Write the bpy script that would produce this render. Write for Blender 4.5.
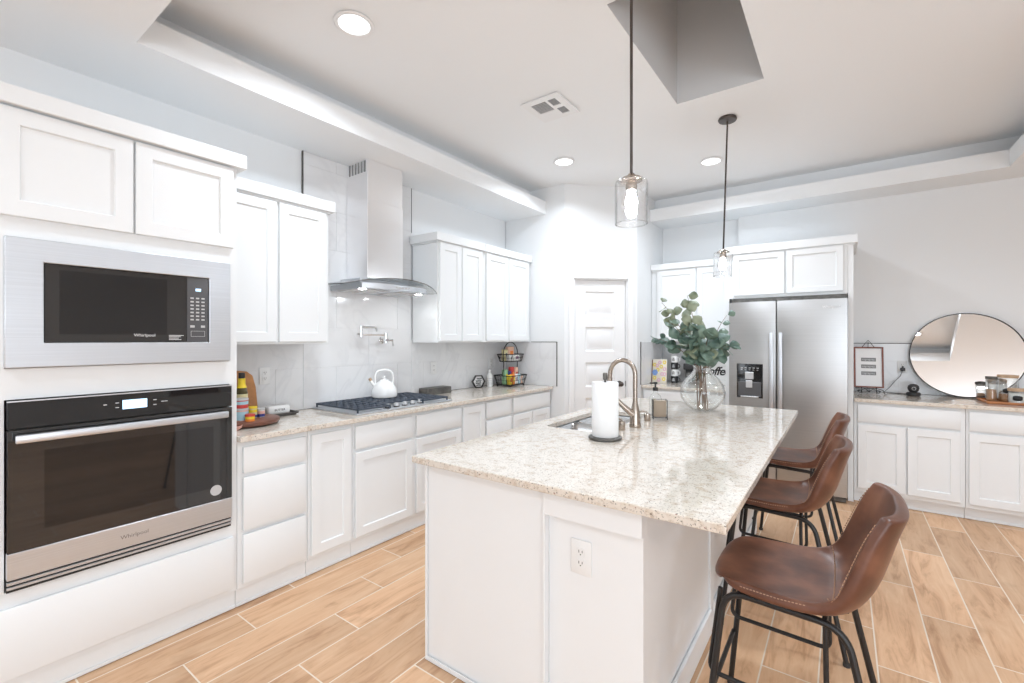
import bpy, bmesh, math, random
from mathutils import Vector, Matrix, Euler
random.seed(7)
S = bpy.context.scene
C = S.collection
for o in list(bpy.data.objects): bpy.data.objects.remove(o)
PI = math.pi

# ------------------------------------------------------------ camera
cam_d = bpy.data.cameras.new('camera'); cam = bpy.data.objects.new('camera', cam_d); C.objects.link(cam)
cam.location = (0, 0, 1.43)
cam.rotation_euler = (PI/2, 0, math.atan(331/456))
cam_d.sensor_width = 36; cam_d.lens = 456/1024*36; cam_d.shift_y = -2.5/1024
cam_d.clip_start = 0.02
S.camera = cam
# ------------------------------------------------------------ world, added fill lights, exposure
S.view_settings.view_transform = 'Standard'; S.view_settings.look = 'None'
S.view_settings.gamma = 1; S.view_settings.use_curve_mapping = False
S.view_settings.exposure = -0.34
W = bpy.data.worlds.new('world'); S.world = W; W.use_nodes = True
W.node_tree.nodes['Background'].inputs[0].default_value = (0.92, 0.96, 1, 1)
W.node_tree.nodes['Background'].inputs[1].default_value = 1.5
CAN_W = 17.5      # ceiling lamp watts
BULB_L = 270.0
def area(name, loc, rot, sx, sy, power, col=(1, 1, 1)):
    l = bpy.data.lights.new(name, 'AREA'); l.shape = 'RECTANGLE'; l.size = sx; l.size_y = sy; l.energy = power; l.color = col
    o = bpy.data.objects.new(name, l); C.objects.link(o); o.location = loc; o.rotation_euler = rot; return o
# added area lights at invented, unseen window openings of the living side
area('added_narrow_fill', (-2.0, -3.40, 1.35), (PI/2+math.radians(10), 0, 0), .36, 2.1, 10, (0.86, 0.97, 1.08))  # added to put a light band in the refrigerator steel
area('added_front_fill', (2.2, -3.35, 1.25), (PI/2+math.radians(25), 0, math.radians(14)), 3.3, 1.9, 85, (0.86, 0.97, 1.08))  # added fill, tilted up to brighten the ceiling
area('added_right_fill', (4.05, -1.9, 1.25), (PI/2+math.radians(25), 0, PI/2), 2.4, 1.9, 80, (0.86, 0.97, 1.08))  # added fill for the ceiling, lower drawers and island side

# ------------------------------------------------------------ materials
def newmat(name):
    m = bpy.data.materials.new(name); m.use_nodes = True
    nt = m.node_tree; return m, nt, nt.nodes['Principled BSDF']
def N(nt, t, **k):
    n = nt.nodes.new(t)
    for a, v in k.items(): setattr(n, a, v)
    return n
def L(nt, a, b): nt.links.new(a, b)
def plain(name, col, rough=0.5, metal=0.0, bump=0.0, bscale=200, spec=0.5, var=0.0, vscale=6, coat=0.0, emis=0.0):
    m, nt, p = newmat(name)
    p.inputs['Base Color'].default_value = (*col, 1); p.inputs['Roughness'].default_value = rough
    p.inputs['Metallic'].default_value = metal; p.inputs['Specular IOR Level'].default_value = spec
    p.inputs['Coat Weight'].default_value = coat
    if emis:
        p.inputs['Emission Color'].default_value = (*col, 1); p.inputs['Emission Strength'].default_value = emis
    tc = N(nt, 'ShaderNodeTexCoord')
    no = N(nt, 'ShaderNodeTexNoise'); no.inputs['Scale'].default_value = bscale; L(nt, tc.outputs['Object'], no.inputs['Vector'])
    if bump:
        b = N(nt, 'ShaderNodeBump'); b.inputs['Strength'].default_value = bump; b.inputs['Distance'].default_value = 0.002
        L(nt, no.outputs['Fac'], b.inputs['Height']); L(nt, b.outputs['Normal'], p.inputs['Normal'])
    if var:
        n2 = N(nt, 'ShaderNodeTexNoise'); n2.inputs['Scale'].default_value = vscale; n2.inputs['Detail'].default_value = 5
        L(nt, tc.outputs['Object'], n2.inputs['Vector'])
        cr = N(nt, 'ShaderNodeValToRGB'); cr.color_ramp.elements[0].position = .3; cr.color_ramp.elements[1].position = .7
        cr.color_ramp.elements[0].color = (*[max(0, c*(1-var)) for c in col], 1)
        cr.color_ramp.elements[1].color = (*[min(1, c*(1+var)) for c in col], 1)
        L(nt, n2.outputs['Fac'], cr.inputs['Fac']); L(nt, cr.outputs['Color'], p.inputs['Base Color'])
    return m
M = {}
M['wall'] = plain('painted_wall', (0.86, 0.87, 0.875), 0.6, bump=.05, bscale=300)
M['ceiling'] = plain('ceiling_paint', (0.925, 0.94, 0.95), 0.7, bump=.08, bscale=150)
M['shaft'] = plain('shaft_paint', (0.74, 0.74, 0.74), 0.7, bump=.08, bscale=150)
M['cab'] = plain('white_cabinet_paint', (0.865, 0.88, 0.885), 0.35, bump=.01, bscale=80)
M['trim'] = plain('white_trim_paint', (0.90, 0.90, 0.90), 0.35)
M['plastic'] = plain('white_plastic', (0.86, 0.86, 0.85), 0.3)
M['ceramic'] = plain('white_ceramic', (0.88, 0.88, 0.87), 0.12, coat=.4)
M['paper'] = plain('paper', (0.90, 0.90, 0.90), 0.9, bump=.2, bscale=400)
M['black'] = plain('black_metal', (0.025, 0.024, 0.024), 0.4, metal=.3)
M['blackplastic'] = plain('black_plastic', (0.03, 0.03, 0.032), 0.35)
M['dark'] = plain('dark_slot', (0.02, 0.02, 0.02), 0.6)
M['greyslot'] = plain('grey_slot', (0.25, 0.25, 0.25), 0.6)
M['bronze'] = plain('brushed_bronze', (0.085, 0.07, 0.062), 0.35, metal=.6)
M['nickel'] = plain('brushed_nickel', (0.42, 0.36, 0.31), 0.25, metal=1, var=.06, vscale=60)
M['chrome'] = plain('chrome', (0.8, 0.8, 0.8), 0.08, metal=1)
M['irongrate'] = plain('cast_iron', (0.055, 0.07, 0.095), 0.5, bump=.3, bscale=300)
M['blackglass'] = plain('black_glass', (0.012, 0.012, 0.013), 0.04, spec=.6)
M['doorglass'] = plain('oven_door_glass', (0.022, 0.021, 0.021), 0.03, spec=.8)
M['panelgrey'] = plain('keypad_grey', (0.10, 0.10, 0.105), 0.2)
M['display'] = plain('lit_display', (0.55, 0.78, 1.0), .3, emis=1.3)
M['sinksteel'] = plain('sink_steel', (0.55, 0.55, 0.55), 0.25, metal=1, var=.05, vscale=40)
M['walnut'] = plain('walnut', (0.17, 0.065, 0.04), 0.4, var=.3, vscale=12)
M['bamboo'] = plain('bamboo', (0.55, 0.25, 0.09), 0.45, var=.2, vscale=14)
M['orangewood'] = plain('acacia', (0.52, 0.19, 0.055), 0.4, var=.25, vscale=14)
M['cork'] = plain('pale_wood_lid', (0.55, 0.38, 0.25), 0.6, var=.15, vscale=40)
M['redwood'] = plain('red_brown_frame', (0.20, 0.06, 0.035), 0.4, var=.25, vscale=20)
M['slate'] = plain('dark_slate', (0.07, 0.065, 0.06), 0.5, var=.2, vscale=30)
M['pewter'] = plain('weathered_pewter', (0.13, 0.125, 0.115), 0.45, metal=.5, var=.35, vscale=25)
M['ink'] = plain('black_ink', (0.02, 0.02, 0.02), 0.6)
M['greyink'] = plain('grey_ink', (0.22, 0.22, 0.22), 0.6)
M['whiteink'] = plain('white_ink', (0.75, 0.75, 0.75), 0.6)
M['sponge'] = plain('taupe_sponge', (0.36, 0.29, 0.22), 0.9, bump=.6, bscale=300)
M['stem'] = plain('brown_stem', (0.16, 0.085, 0.045), 0.7, var=.3, vscale=50)
M['rubber'] = plain('rubber', (0.04, 0.04, 0.04), .8)
def colm(name, c, r=.35): 
    M[name] = plain(name, c, r); return M[name]
colm('yellow_label', (0.85, 0.62, 0.03)); colm('olive_glass', (0.07, 0.055, 0.015), .1); colm('cream_label', (0.70, 0.62, 0.35))
colm('red_print', (0.55, 0.05, 0.04)); colm('sky_print', (0.38, 0.60, 0.68)); colm('orange_print', (0.85, 0.25, 0.04))
colm('salmon', (0.75, 0.42, 0.35)); colm('tin', (0.55, 0.55, 0.55), .25); colm('navy_print', (0.04, 0.05, 0.22))
colm('peach_print', (0.80, 0.50, 0.36)); colm('purple_print', (0.20, 0.08, 0.16)); colm('green_print', (0.25, 0.45, 0.25))
colm('coffee_beans', (0.10, 0.045, 0.025), .7); colm('sugar', (0.82, 0.80, 0.76), .8); colm('tea_bags', (0.55, 0.30, 0.15), .8)
colm('pink_petal', (0.72, 0.45, 0.52), .7); colm('yellow_petal', (0.80, 0.62, 0.10), .7); colm('blue_petal', (0.22, 0.36, 0.70), .7)
colm('cream_cloth', (0.78, 0.72, 0.62), .9)

def thin_glass(name, tint=(1, 1, 1), gloss=0.10, edge=0.7, milky=0.0, seeds=0.0):
    m, nt, p = newmat(name); out = nt.nodes['Material Output']
    tr = N(nt, 'ShaderNodeBsdfTransparent'); tr.inputs[0].default_value = (*tint, 1)
    lw0 = N(nt, 'ShaderNodeLayerWeight'); lw0.inputs[0].default_value = .5; cr0 = N(nt, 'ShaderNodeValToRGB')
    cr0.color_ramp.elements[0].position = .55; cr0.color_ramp.elements[0].color = (*tint, 1); cr0.color_ramp.elements[1].position = .98; cr0.color_ramp.elements[1].color = (*[c*.6 for c in tint], 1)
    L(nt, lw0.outputs['Facing'], cr0.inputs[0]); L(nt, cr0.outputs[0], tr.inputs[0])
    gl = N(nt, 'ShaderNodeBsdfGlossy'); gl.inputs['Roughness'].default_value = .03; gl.inputs[0].default_value = (.95, .95, .95, 1)
    lw = N(nt, 'ShaderNodeLayerWeight'); lw.inputs[0].default_value = .35
    mr = N(nt, 'ShaderNodeMapRange'); mr.inputs['To Min'].default_value = gloss; mr.inputs['To Max'].default_value = edge
    L(nt, lw.outputs['Facing'], mr.inputs['Value'])
    mx = N(nt, 'ShaderNodeMixShader'); L(nt, mr.outputs[0], mx.inputs[0]); L(nt, tr.outputs[0], mx.inputs[1]); L(nt, gl.outputs[0], mx.inputs[2])
    last = mx
    if milky or seeds:
        df = N(nt, 'ShaderNodeBsdfDiffuse'); df.inputs[0].default_value = (.9, .9, .9, 1)
        m2 = N(nt, 'ShaderNodeMixShader'); L(nt, mx.outputs[0], m2.inputs[1]); L(nt, df.outputs[0], m2.inputs[2])
        if seeds:
            tc = N(nt, 'ShaderNodeTexCoord'); v = N(nt, 'ShaderNodeTexVoronoi'); v.inputs['Scale'].default_value = 110; L(nt, tc.outputs['Object'], v.inputs['Vector'])
            r = N(nt, 'ShaderNodeMapRange'); r.inputs['From Min'].default_value = .12; r.inputs['From Max'].default_value = .3; r.inputs['To Min'].default_value = seeds; r.inputs['To Max'].default_value = milky
            L(nt, v.outputs['Distance'], r.inputs['Value']); L(nt, r.outputs[0], m2.inputs[0])
        else: m2.inputs[0].default_value = milky
        last = m2
    L(nt, last.outputs[0], out.inputs[0]); return m
M['glass'] = thin_glass('clear_glass', (.97, .98, .98), .04, .55)
M['seeded'] = thin_glass('seeded_glass', (.97, .97, .97), .04, .45, .0, .05)
M['hoodglass'] = thin_glass('hood_glass', (.90, .92, .92), .10, .7)
M['pane'] = thin_glass('window_pane', (1, 1, 1), .03, .3)

def emit(name, col, s):
    m, nt, p = newmat(name); e = N(nt, 'ShaderNodeEmission'); e.inputs[0].default_value = (*col, 1); e.inputs[1].default_value = s
    L(nt, e.outputs[0], nt.nodes['Material Output'].inputs[0]); return m
M['lamp'] = emit('lamp_diffuser', (.95, .98, 1.0), 5.0)
M['hoodlamp'] = emit('hood_lamp_lens', (.95, .98, 1.0), 170.0)
M['bulb'] = emit('glowing_bulb', (.885, .975, 1.07), BULB_L)

def steel(name, base=(0.62, 0.62, 0.63), rough=.27, axis='X'):
    m, nt, p = newmat(name); p.inputs['Metallic'].default_value = 1
    tc = N(nt, 'ShaderNodeTexCoord'); mp = N(nt, 'ShaderNodeMapping')
    mp.inputs['Scale'].default_value = {'X': (1.5, 1.5, 260), 'Z': (260, 260, 1.5)}[axis]
    L(nt, tc.outputs['Object'], mp.inputs[0]); n = N(nt, 'ShaderNodeTexNoise'); n.inputs['Scale'].default_value = 1; n.inputs['Detail'].default_value = 3
    L(nt, mp.outputs[0], n.inputs['Vector'])
    cr = N(nt, 'ShaderNodeValToRGB'); cr.color_ramp.elements[0].color = (*[c*.90 for c in base], 1); cr.color_ramp.elements[1].color = (*[min(1, c*1.1) for c in base], 1)
    L(nt, n.outputs['Fac'], cr.inputs[0]); L(nt, cr.outputs[0], p.inputs['Base Color'])
    mr = N(nt, 'ShaderNodeMapRange'); mr.inputs['To Min'].default_value = rough-.05; mr.inputs['To Max'].default_value = rough+.07
    L(nt, n.outputs['Fac'], mr.inputs[0]); L(nt, mr.outputs[0], p.inputs['Roughness'])
    b = N(nt, 'ShaderNodeBump'); b.inputs['Strength'].default_value = .04; b.inputs['Distance'].default_value = .001
    L(nt, n.outputs['Fac'], b.inputs['Height']); L(nt, b.outputs[0], p.inputs['Normal'])
    p.inputs['Anisotropic'].default_value = .5
    return m
M['steel'] = steel('brushed_steel', (0.66, 0.685, 0.72), .42)
M['steelv'] = steel('brushed_steel_fridge', (0.46, 0.455, 0.45), .30)
M['hoodsteel'] = plain('polished_hood_steel', (0.95, 0.95, 0.96), .25, metal=1)

def wood_floor():
    m, nt, p = newmat('wood_look_plank_tile')
    tc = N(nt, 'ShaderNodeTexCoord'); sp = N(nt, 'ShaderNodeSeparateXYZ'); L(nt, tc.outputs['Object'], sp.inputs[0])
    def mth(op, a, b=None, c=None):
        n = N(nt, 'ShaderNodeMath', operation=op)
        for i, v in enumerate((a, b, c)):
            if v is None: continue
            if isinstance(v, (int, float)): n.inputs[i].default_value = v
            else: L(nt, v, n.inputs[i])
        return n.outputs[0]
    Wd, Ln = .2055, .914
    fx = mth('DIVIDE', mth('ADD', sp.outputs[0], 2.55), Wd); ix = mth('FLOOR', fx); ux = mth('FRACT', fx)
    offs = mth('MULTIPLY', ix, 0.337)
    fy = mth('ADD', mth('DIVIDE', mth('SUBTRACT', sp.outputs[1], 1.08), Ln), offs); iy = mth('FLOOR', fy); uy = mth('FRACT', fy)
    gx = mth('MINIMUM', ux, mth('SUBTRACT', 1.0, ux)); gy = mth('MINIMUM', uy, mth('SUBTRACT', 1.0, uy))
    g = mth('MINIMUM', mth('MULTIPLY', gx, Wd), mth('MULTIPLY', gy, Ln))
    grout = mth('LESS_THAN', g, .0030)
    cb = N(nt, 'ShaderNodeCombineXYZ'); L(nt, ix, cb.inputs[0]); L(nt, iy, cb.inputs[1])
    wn = N(nt, 'ShaderNodeTexWhiteNoise', noise_dimensions='3D'); L(nt, cb.outputs[0], wn.inputs['Vector'])
    # grain
    c2 = N(nt, 'ShaderNodeCombineXYZ'); L(nt, mth('MULTIPLY', sp.outputs[0], 16), c2.inputs[0]); L(nt, mth('MULTIPLY', sp.outputs[1], 2.2), c2.inputs[1]); L(nt, mth('MULTIPLY', wn.outputs['Value'], 40), c2.inputs[2])
    n1 = N(nt, 'ShaderNodeTexNoise'); n1.inputs['Scale'].default_value = 1; n1.inputs['Detail'].default_value = 8; n1.inputs['Roughness'].default_value = .65; n1.inputs['Distortion'].default_value = .8
    L(nt, c2.outputs[0], n1.inputs['Vector'])
    cr = N(nt, 'ShaderNodeValToRGB'); e = cr.color_ramp.elements
    e[0].position = .28; e[0].color = (0.42, 0.215, 0.105, 1); e[1].position = .72; e[1].color = (0.76, 0.51, 0.32, 1)
    x = e.new(.48); x.color = (0.665, 0.405, 0.235, 1)
    L(nt, n1.outputs['Fac'], cr.inputs[0])
    hs = N(nt, 'ShaderNodeHueSaturation'); L(nt, cr.outputs[0], hs.inputs['Color'])
    mr = N(nt, 'ShaderNodeMapRange'); mr.inputs['To Min'].default_value = .84; mr.inputs['To Max'].default_value = 1.14; L(nt, wn.outputs['Value'], mr.inputs[0]); L(nt, mr.outputs[0], hs.inputs['Value'])
    hs.inputs['Saturation'].default_value = 1.0
    # knots / smudges
    n3 = N(nt, 'ShaderNodeTexNoise'); n3.inputs['Scale'].default_value = 4.5; n3.inputs['Detail'].default_value = 4; L(nt, tc.outputs['Object'], n3.inputs['Vector'])
    r3 = N(nt, 'ShaderNodeMapRange'); r3.inputs['From Min'].default_value = .60; r3.inputs['From Max'].default_value = .78; r3.inputs['To Max'].default_value = .35; L(nt, n3.outputs['Fac'], r3.inputs[0])
    mk = N(nt, 'ShaderNodeMixRGB'); mk.inputs[2].default_value = (.30, .14, .06, 1); L(nt, r3.outputs[0], mk.inputs[0]); L(nt, hs.outputs[0], mk.inputs[1])
    mx = N(nt, 'ShaderNodeMixRGB'); mx.inputs[2].default_value = (.80, .69, .57, 1); L(nt, grout, mx.inputs[0]); L(nt, mk.outputs[0], mx.inputs[1])
    L(nt, mx.outputs[0], p.inputs['Base Color']); p.inputs['Roughness'].default_value = .42
    b = N(nt, 'ShaderNodeBump'); b.inputs['Strength'].default_value = .25; b.inputs['Distance'].default_value = .002
    L(nt, mth('SUBTRACT', mth('MULTIPLY', n1.outputs['Fac'], .3), grout), b.inputs['Height']); L(nt, b.outputs[0], p.inputs['Normal'])
    return m
M['floor'] = wood_floor()

def granite(name, light, tan, dark, amt=.5, rough=.08):
    m, nt, p = newmat(name); tc = N(nt, 'ShaderNodeTexCoord')
    def noise(s, d=4):
        n = N(nt, 'ShaderNodeTexNoise'); n.inputs['Scale'].default_value = s; n.inputs['Detail'].default_value = d; L(nt, tc.outputs['Object'], n.inputs['Vector']); return n.outputs['Fac']
    def thr(v, a, b, lo=0., hi=1.):
        r = N(nt, 'ShaderNodeMapRange'); r.inputs['From Min'].default_value = a; r.inputs['From Max'].default_value = b; r.inputs['To Min'].default_value = lo; r.inputs['To Max'].default_value = hi; L(nt, v, r.inputs[0]); return r.outputs[0]
    def mix(f, a, c):
        x = N(nt, 'ShaderNodeMixRGB'); L(nt, f, x.inputs[0])
        if isinstance(a, tuple): x.inputs[1].default_value = (*a, 1)
        else: L(nt, a, x.inputs[1])
        x.inputs[2].default_value = (*c, 1); return x.outputs[0]
    c = mix(thr(noise(30), .50, .66, 0, .6), light, tan)
    c = mix(thr(noise(120, 2), .60, .64, 0, .5), c, tuple(t*.66 for t in tan))
    c = mix(thr(noise(150, 1), .665, .695, 0, .85), c, dark)
    c = mix(thr(noise(95, 2), .70, .73, 0, .8), c, (.25, .10, .07))
    c = mix(thr(noise(95, 2), .36, .33, 0, .6), c, tuple(min(1, t*1.12) for t in light))
    L(nt, c, p.inputs['Base Color']); p.inputs['Roughness'].default_value = rough; p.inputs['Coat Weight'].default_value = .3; p.inputs['Coat Roughness'].default_value = .03
    return m
M['granite'] = granite('cream_granite', (.765, .70, .62), (.57, .45, .34), (.07, .06, .05))

def marble_tile():
    m, nt, p = newmat('white_marble_tile'); tc = N(nt, 'ShaderNodeTexCoord')
    n = N(nt, 'ShaderNodeTexNoise'); n.inputs['Scale'].default_value = 1.6; n.inputs['Detail'].default_value = 6; n.inputs['Distortion'].default_value = 1.2; L(nt, tc.outputs['Object'], n.inputs['Vector'])
    a = N(nt, 'ShaderNodeMath', operation='SUBTRACT'); L(nt, n.outputs['Fac'], a.inputs[0]); a.inputs[1].default_value = .5
    ab = N(nt, 'ShaderNodeMath', operation='ABSOLUTE'); L(nt, a.outputs[0], ab.inputs[0])
    r = N(nt, 'ShaderNodeMapRange'); r.inputs['From Max'].default_value = .035; r.inputs['To Min'].default_value = .38; r.inputs['To Max'].default_value = 0; L(nt, ab.outputs[0], r.inputs[0])
    n2 = N(nt, 'ShaderNodeTexNoise'); n2.inputs['Scale'].default_value = 2.5; L(nt, tc.outputs['Object'], n2.inputs['Vector'])
    mm = N(nt, 'ShaderNodeMath', operation='MULTIPLY'); L(nt, r.outputs[0], mm.inputs[0]); L(nt, n2.outputs['Fac'], mm.inputs[1])
    x = N(nt, 'ShaderNodeMixRGB'); L(nt, mm.outputs[0], x.inputs[0]); x.inputs[1].default_value = (.82, .82, .825, 1); x.inputs[2].default_value = (.60, .60, .62, 1)
    L(nt, x.outputs[0], p.inputs['Base Color']); p.inputs['Roughness'].default_value = .09
    return m
M['tile'] = marble_tile()
M['grout'] = plain('tile_grout', (.76, .76, .76), .8)

def leather():
    m, nt, p = newmat('brown_leather'); tc = N(nt, 'ShaderNodeTexCoord')
    n = N(nt, 'ShaderNodeTexNoise'); n.inputs['Scale'].default_value = 8; n.inputs['Detail'].default_value = 3; L(nt, tc.outputs['Object'], n.inputs['Vector'])
    cr = N(nt, 'ShaderNodeValToRGB'); e = cr.color_ramp.elements; e[0].position = .25; e[0].color = (.060, .021, .012, 1); e[1].position = .75; e[1].color = (.25, .108, .062, 1)
    x = e.new(.5); x.color = (.135, .052, .030, 1)
    L(nt, n.outputs['Fac'], cr.inputs[0]); L(nt, cr.outputs[0], p.inputs['Base Color'])
    mr = N(nt, 'ShaderNodeMapRange'); mr.inputs['To Min'].default_value = .275; mr.inputs['To Max'].default_value = .40; L(nt, n.outputs['Fac'], mr.inputs[0]); L(nt, mr.outputs[0], p.inputs['Roughness'])
    v = N(nt, 'ShaderNodeTexNoise'); v.inputs['Scale'].default_value = 45; v.inputs['Detail'].default_value = 3; L(nt, tc.outputs['Object'], v.inputs['Vector'])
    b = N(nt, 'ShaderNodeBump'); b.inputs['Strength'].default_value = .10; b.inputs['Distance'].default_value = .003; L(nt, v.outputs['Fac'], b.inputs['Height']); L(nt, b.outputs[0], p.inputs['Normal'])
    return m
M['leather'] = leather()
M['thread'] = plain('tan_thread', (.42, .25, .16), .8)

def leafmat(name, a, b):
    m, nt, p = newmat(name); tc = N(nt, 'ShaderNodeTexCoord'); n = N(nt, 'ShaderNodeTexNoise'); n.inputs['Scale'].default_value = 9; L(nt, tc.outputs['Object'], n.inputs['Vector'])
    cr = N(nt, 'ShaderNodeValToRGB'); e = cr.color_ramp.elements; e[0].position = .35; e[1].position = .65; e[0].color = (*a, 1); e[1].color = (*b, 1)
    L(nt, n.outputs['Fac'], cr.inputs[0]); L(nt, cr.outputs[0], p.inputs['Base Color']); p.inputs['Roughness'].default_value = .5
    return m
M['leaf'] = leafmat('eucalyptus_leaf', (.07, .125, .095), (.20, .28, .215))
M['leafpale'] = leafmat('pale_eucalyptus_leaf', (.15, .19, .11), (.33, .36, .25))

# ------------------------------------------------------------ mesh helpers
I4 = Matrix.Identity(4)
class MB:
    def __init__(s, T=None): s.bm = bmesh.new(); s.T = T or I4
    def _in(s, b, T=None):
        bmesh.ops.recalc_face_normals(b, faces=b.faces[:])
        me = bpy.data.meshes.new('t'); b.to_mesh(me); b.free()
        A = s.T @ (T or I4); me.transform(A)
        if A.determinant() < 0: me.flip_normals()
        s.bm.from_mesh(me); bpy.data.meshes.remove(me); return s
    def box(s, x0, x1, y0, y1, z0, z1, bev=0.0, seg=1, T=None):
        b = bmesh.new(); bmesh.ops.create_cube(b, size=1)
        for v in b.verts: v.co = Vector(((x0+x1)/2+v.co.x*(x1-x0), (y0+y1)/2+v.co.y*(y1-y0), (z0+z1)/2+v.co.z*(z1-z0)))
        if bev: bmesh.ops.bevel(b, geom=b.edges[:], offset=bev, segments=seg, affect='EDGES', profile=.5)
        return s._in(b, T)
    def lathe(s, prof, c=(0, 0, 0), seg=32, T=None):
        b = bmesh.new(); rings = []
        for r, z in prof:
            if r < 1e-6: rings.append([b.verts.new((c[0], c[1], c[2]+z))])
            else: rings.append([b.verts.new((c[0]+r*math.cos(2*PI*i/seg), c[1]+r*math.sin(2*PI*i/seg), c[2]+z)) for i in range(seg)])
        for A, B in zip(rings, rings[1:]):
            for i in range(seg):
                j = (i+1) % seg
                if len(A) == 1 and len(B) == 1: break
                if len(A) == 1: b.faces.new((A[0], B[i], B[j]))
                elif len(B) == 1: b.faces.new((A[i], A[j], B[0]))
                else: b.faces.new((A[i], A[j], B[j], B[i]))
        return s._in(b, T)
    def cyl(s, p0, p1, r, r2=None, seg=20, T=None):
        p0, p1 = Vector(p0), Vector(p1); d = p1-p0; h = d.length
        q = d.to_track_quat('Z', 'Y').to_matrix().to_4x4(); r2 = r if r2 is None else r2
        return s.lathe([(0, 0), (r, 0), (r2, h), (0, h)], seg=seg, T=(T or I4) @ Matrix.Translation(p0) @ q)
    def tube(s, path, r, seg=8, closed=False, T=None, cap=True):
        P = [Vector(p) for p in path]; n = len(P); b = bmesh.new(); rings = []; up = None
        for i in range(n):
            if closed: t = (P[(i+1) % n]-P[i-1]).normalized()
            else: t = (P[min(i+1, n-1)]-P[max(i-1, 0)]).normalized()
            if up is None:
                up = Vector((0, 0, 1)) if abs(t.z) < .9 else Vector((1, 0, 0))
            a = t.cross(up).normalized(); up = a.cross(t).normalized()
            rr = r[i] if isinstance(r, (list, tuple)) else r
            rings.append([b.verts.new(P[i]+rr*(a*math.cos(2*PI*k/seg)+up*math.sin(2*PI*k/seg))) for k in range(seg)])
        for i in range(n if closed else n-1):
            A, B = rings[i], rings[(i+1) % n]
            for k in range(seg): b.faces.new((A[k], A[(k+1) % seg], B[(k+1) % seg], B[k]))
        if cap and not closed: b.faces.new(rings[0]); b.faces.new(rings[-1])
        return s._in(b, T)
    def plate(s, outer, holes, z0, z1, T=None):
        b = bmesh.new(); es = []
        for lp in [outer]+holes:
            vs = [b.verts.new((x, y, z0)) for x, y in lp]
            for i in range(len(vs)): es.append(b.edges.new((vs[i], vs[(i+1) % len(vs)])))
        r = bmesh.ops.triangle_fill(b, use_beauty=True, edges=es)
        fs = [g for g in r['geom'] if isinstance(g, bmesh.types.BMFace)]
        e = bmesh.ops.extrude_face_region(b, geom=fs)
        for v in e['geom']:
            if isinstance(v, bmesh.types.BMVert): v.co.z = z1
        return s._in(b, T)
    def faces(s, vs, fs, T=None):
        b = bmesh.new(); V = [b.verts.new(v) for v in vs]
        for f in fs: b.faces.new([V[i] for i in f])
        return s._in(b, T)
    def shaker(s, a0, a1, z0, z1, d0=0.001, t=.019, rail=.058, rec=.009):
        """frame-and-panel front in wall coordinates (a along, d out, z up)"""
        def ring(i, d): return [(a0+i, d, z0+i), (a1-i, d, z0+i), (a1-i, d, z1-i), (a0+i, d, z1-i)]
        R = [ring(0, d0), ring(0, d0+t-.0025), ring(.0025, d0+t), ring(rail, d0+t), ring(rail+.004, d0+t-rec), ]
        vs = [v for r in R for v in r]; fs = [(0, 1, 2, 3)]
        for k in range(len(R)-1):
            for i in range(4): fs.append((4*k+i, 4*k+(i+1) % 4, 4*k+4+(i+1) % 4, 4*k+4+i))
        n = 4*(len(R)-1); fs.append((n, n+1, n+2, n+3))
        return s.faces(vs, fs)
    def build(s, name, mat, parent=None, sharp=35, mods=()):
        me = bpy.data.meshes.new(name); 
        if parent is not None:
            inv = Matrix.Translation(-WL[parent.name]); s.bm.transform(inv)
        s.bm.to_mesh(me); s.bm.free()
        for m in (mat if isinstance(mat, (list, tuple)) else [mat]): me.materials.append(M[m] if isinstance(m, str) else m)
        for p in me.polygons: p.use_smooth = True
        me.set_sharp_from_angle(angle=math.radians(sharp))
        o = bpy.data.objects.new(name, me); C.objects.link(o)
        if parent is not None: o.parent = parent; WL[o.name] = WL[parent.name]
        else: WL[o.name] = Vector((0, 0, 0))
        for k, kw in mods:
            md = o.modifiers.new(k.lower(), k)
            for a, v in kw.items(): setattr(md, a, v)
        return o
WL = {}   # world location of every object that parents others
def tag(o, label=None, cat=None, group=None, kind=None):
    if label: o['label'] = label
    if cat: o['category'] = cat
    if group: o['group'] = group
    if kind: o['kind'] = kind
    return o
def thing(name, label, cat, loc, group=None, kind=None):
    o = bpy.data.objects.new(name, None); C.objects.link(o); o.location = loc; o.empty_display_size = .05
    WL[o.name] = Vector(loc); return tag(o, label, cat, group, kind)
def alone(mb, name, mat, label, cat, loc=None, group=None, kind=None, **k):
    """one-mesh thing with its origin at loc"""
    if loc is not None: mb.bm.transform(Matrix.Translation(-Vector(loc)))
    o = mb.build(name, mat, None, **k)
    if loc is not None: o.location = loc; WL[o.name] = Vector(loc)
    return tag(o, label, cat, group, kind)
def struct(mb, name, mat, parent=None, label=None, **k):
    o = mb.build(name, mat, parent, **k)
    if parent is None: o['kind'] = 'structure'
    if label: o['label'] = label
    return o
def dup(root, loc, label=None, group=None, rotz=None):
    r = root.copy(); C.objects.link(r); r.location = loc; WL[r.name] = Vector(loc)
    if rotz is not None: r.rotation_euler = (0, 0, rotz)
    if label: r['label'] = label
    if group: r['group'] = group
    for ch in list(root.children):
        c = ch.copy(); C.objects.link(c); c.parent = r
        for g in list(ch.children):
            d = g.copy(); C.objects.link(d); d.parent = c
    return r
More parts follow.
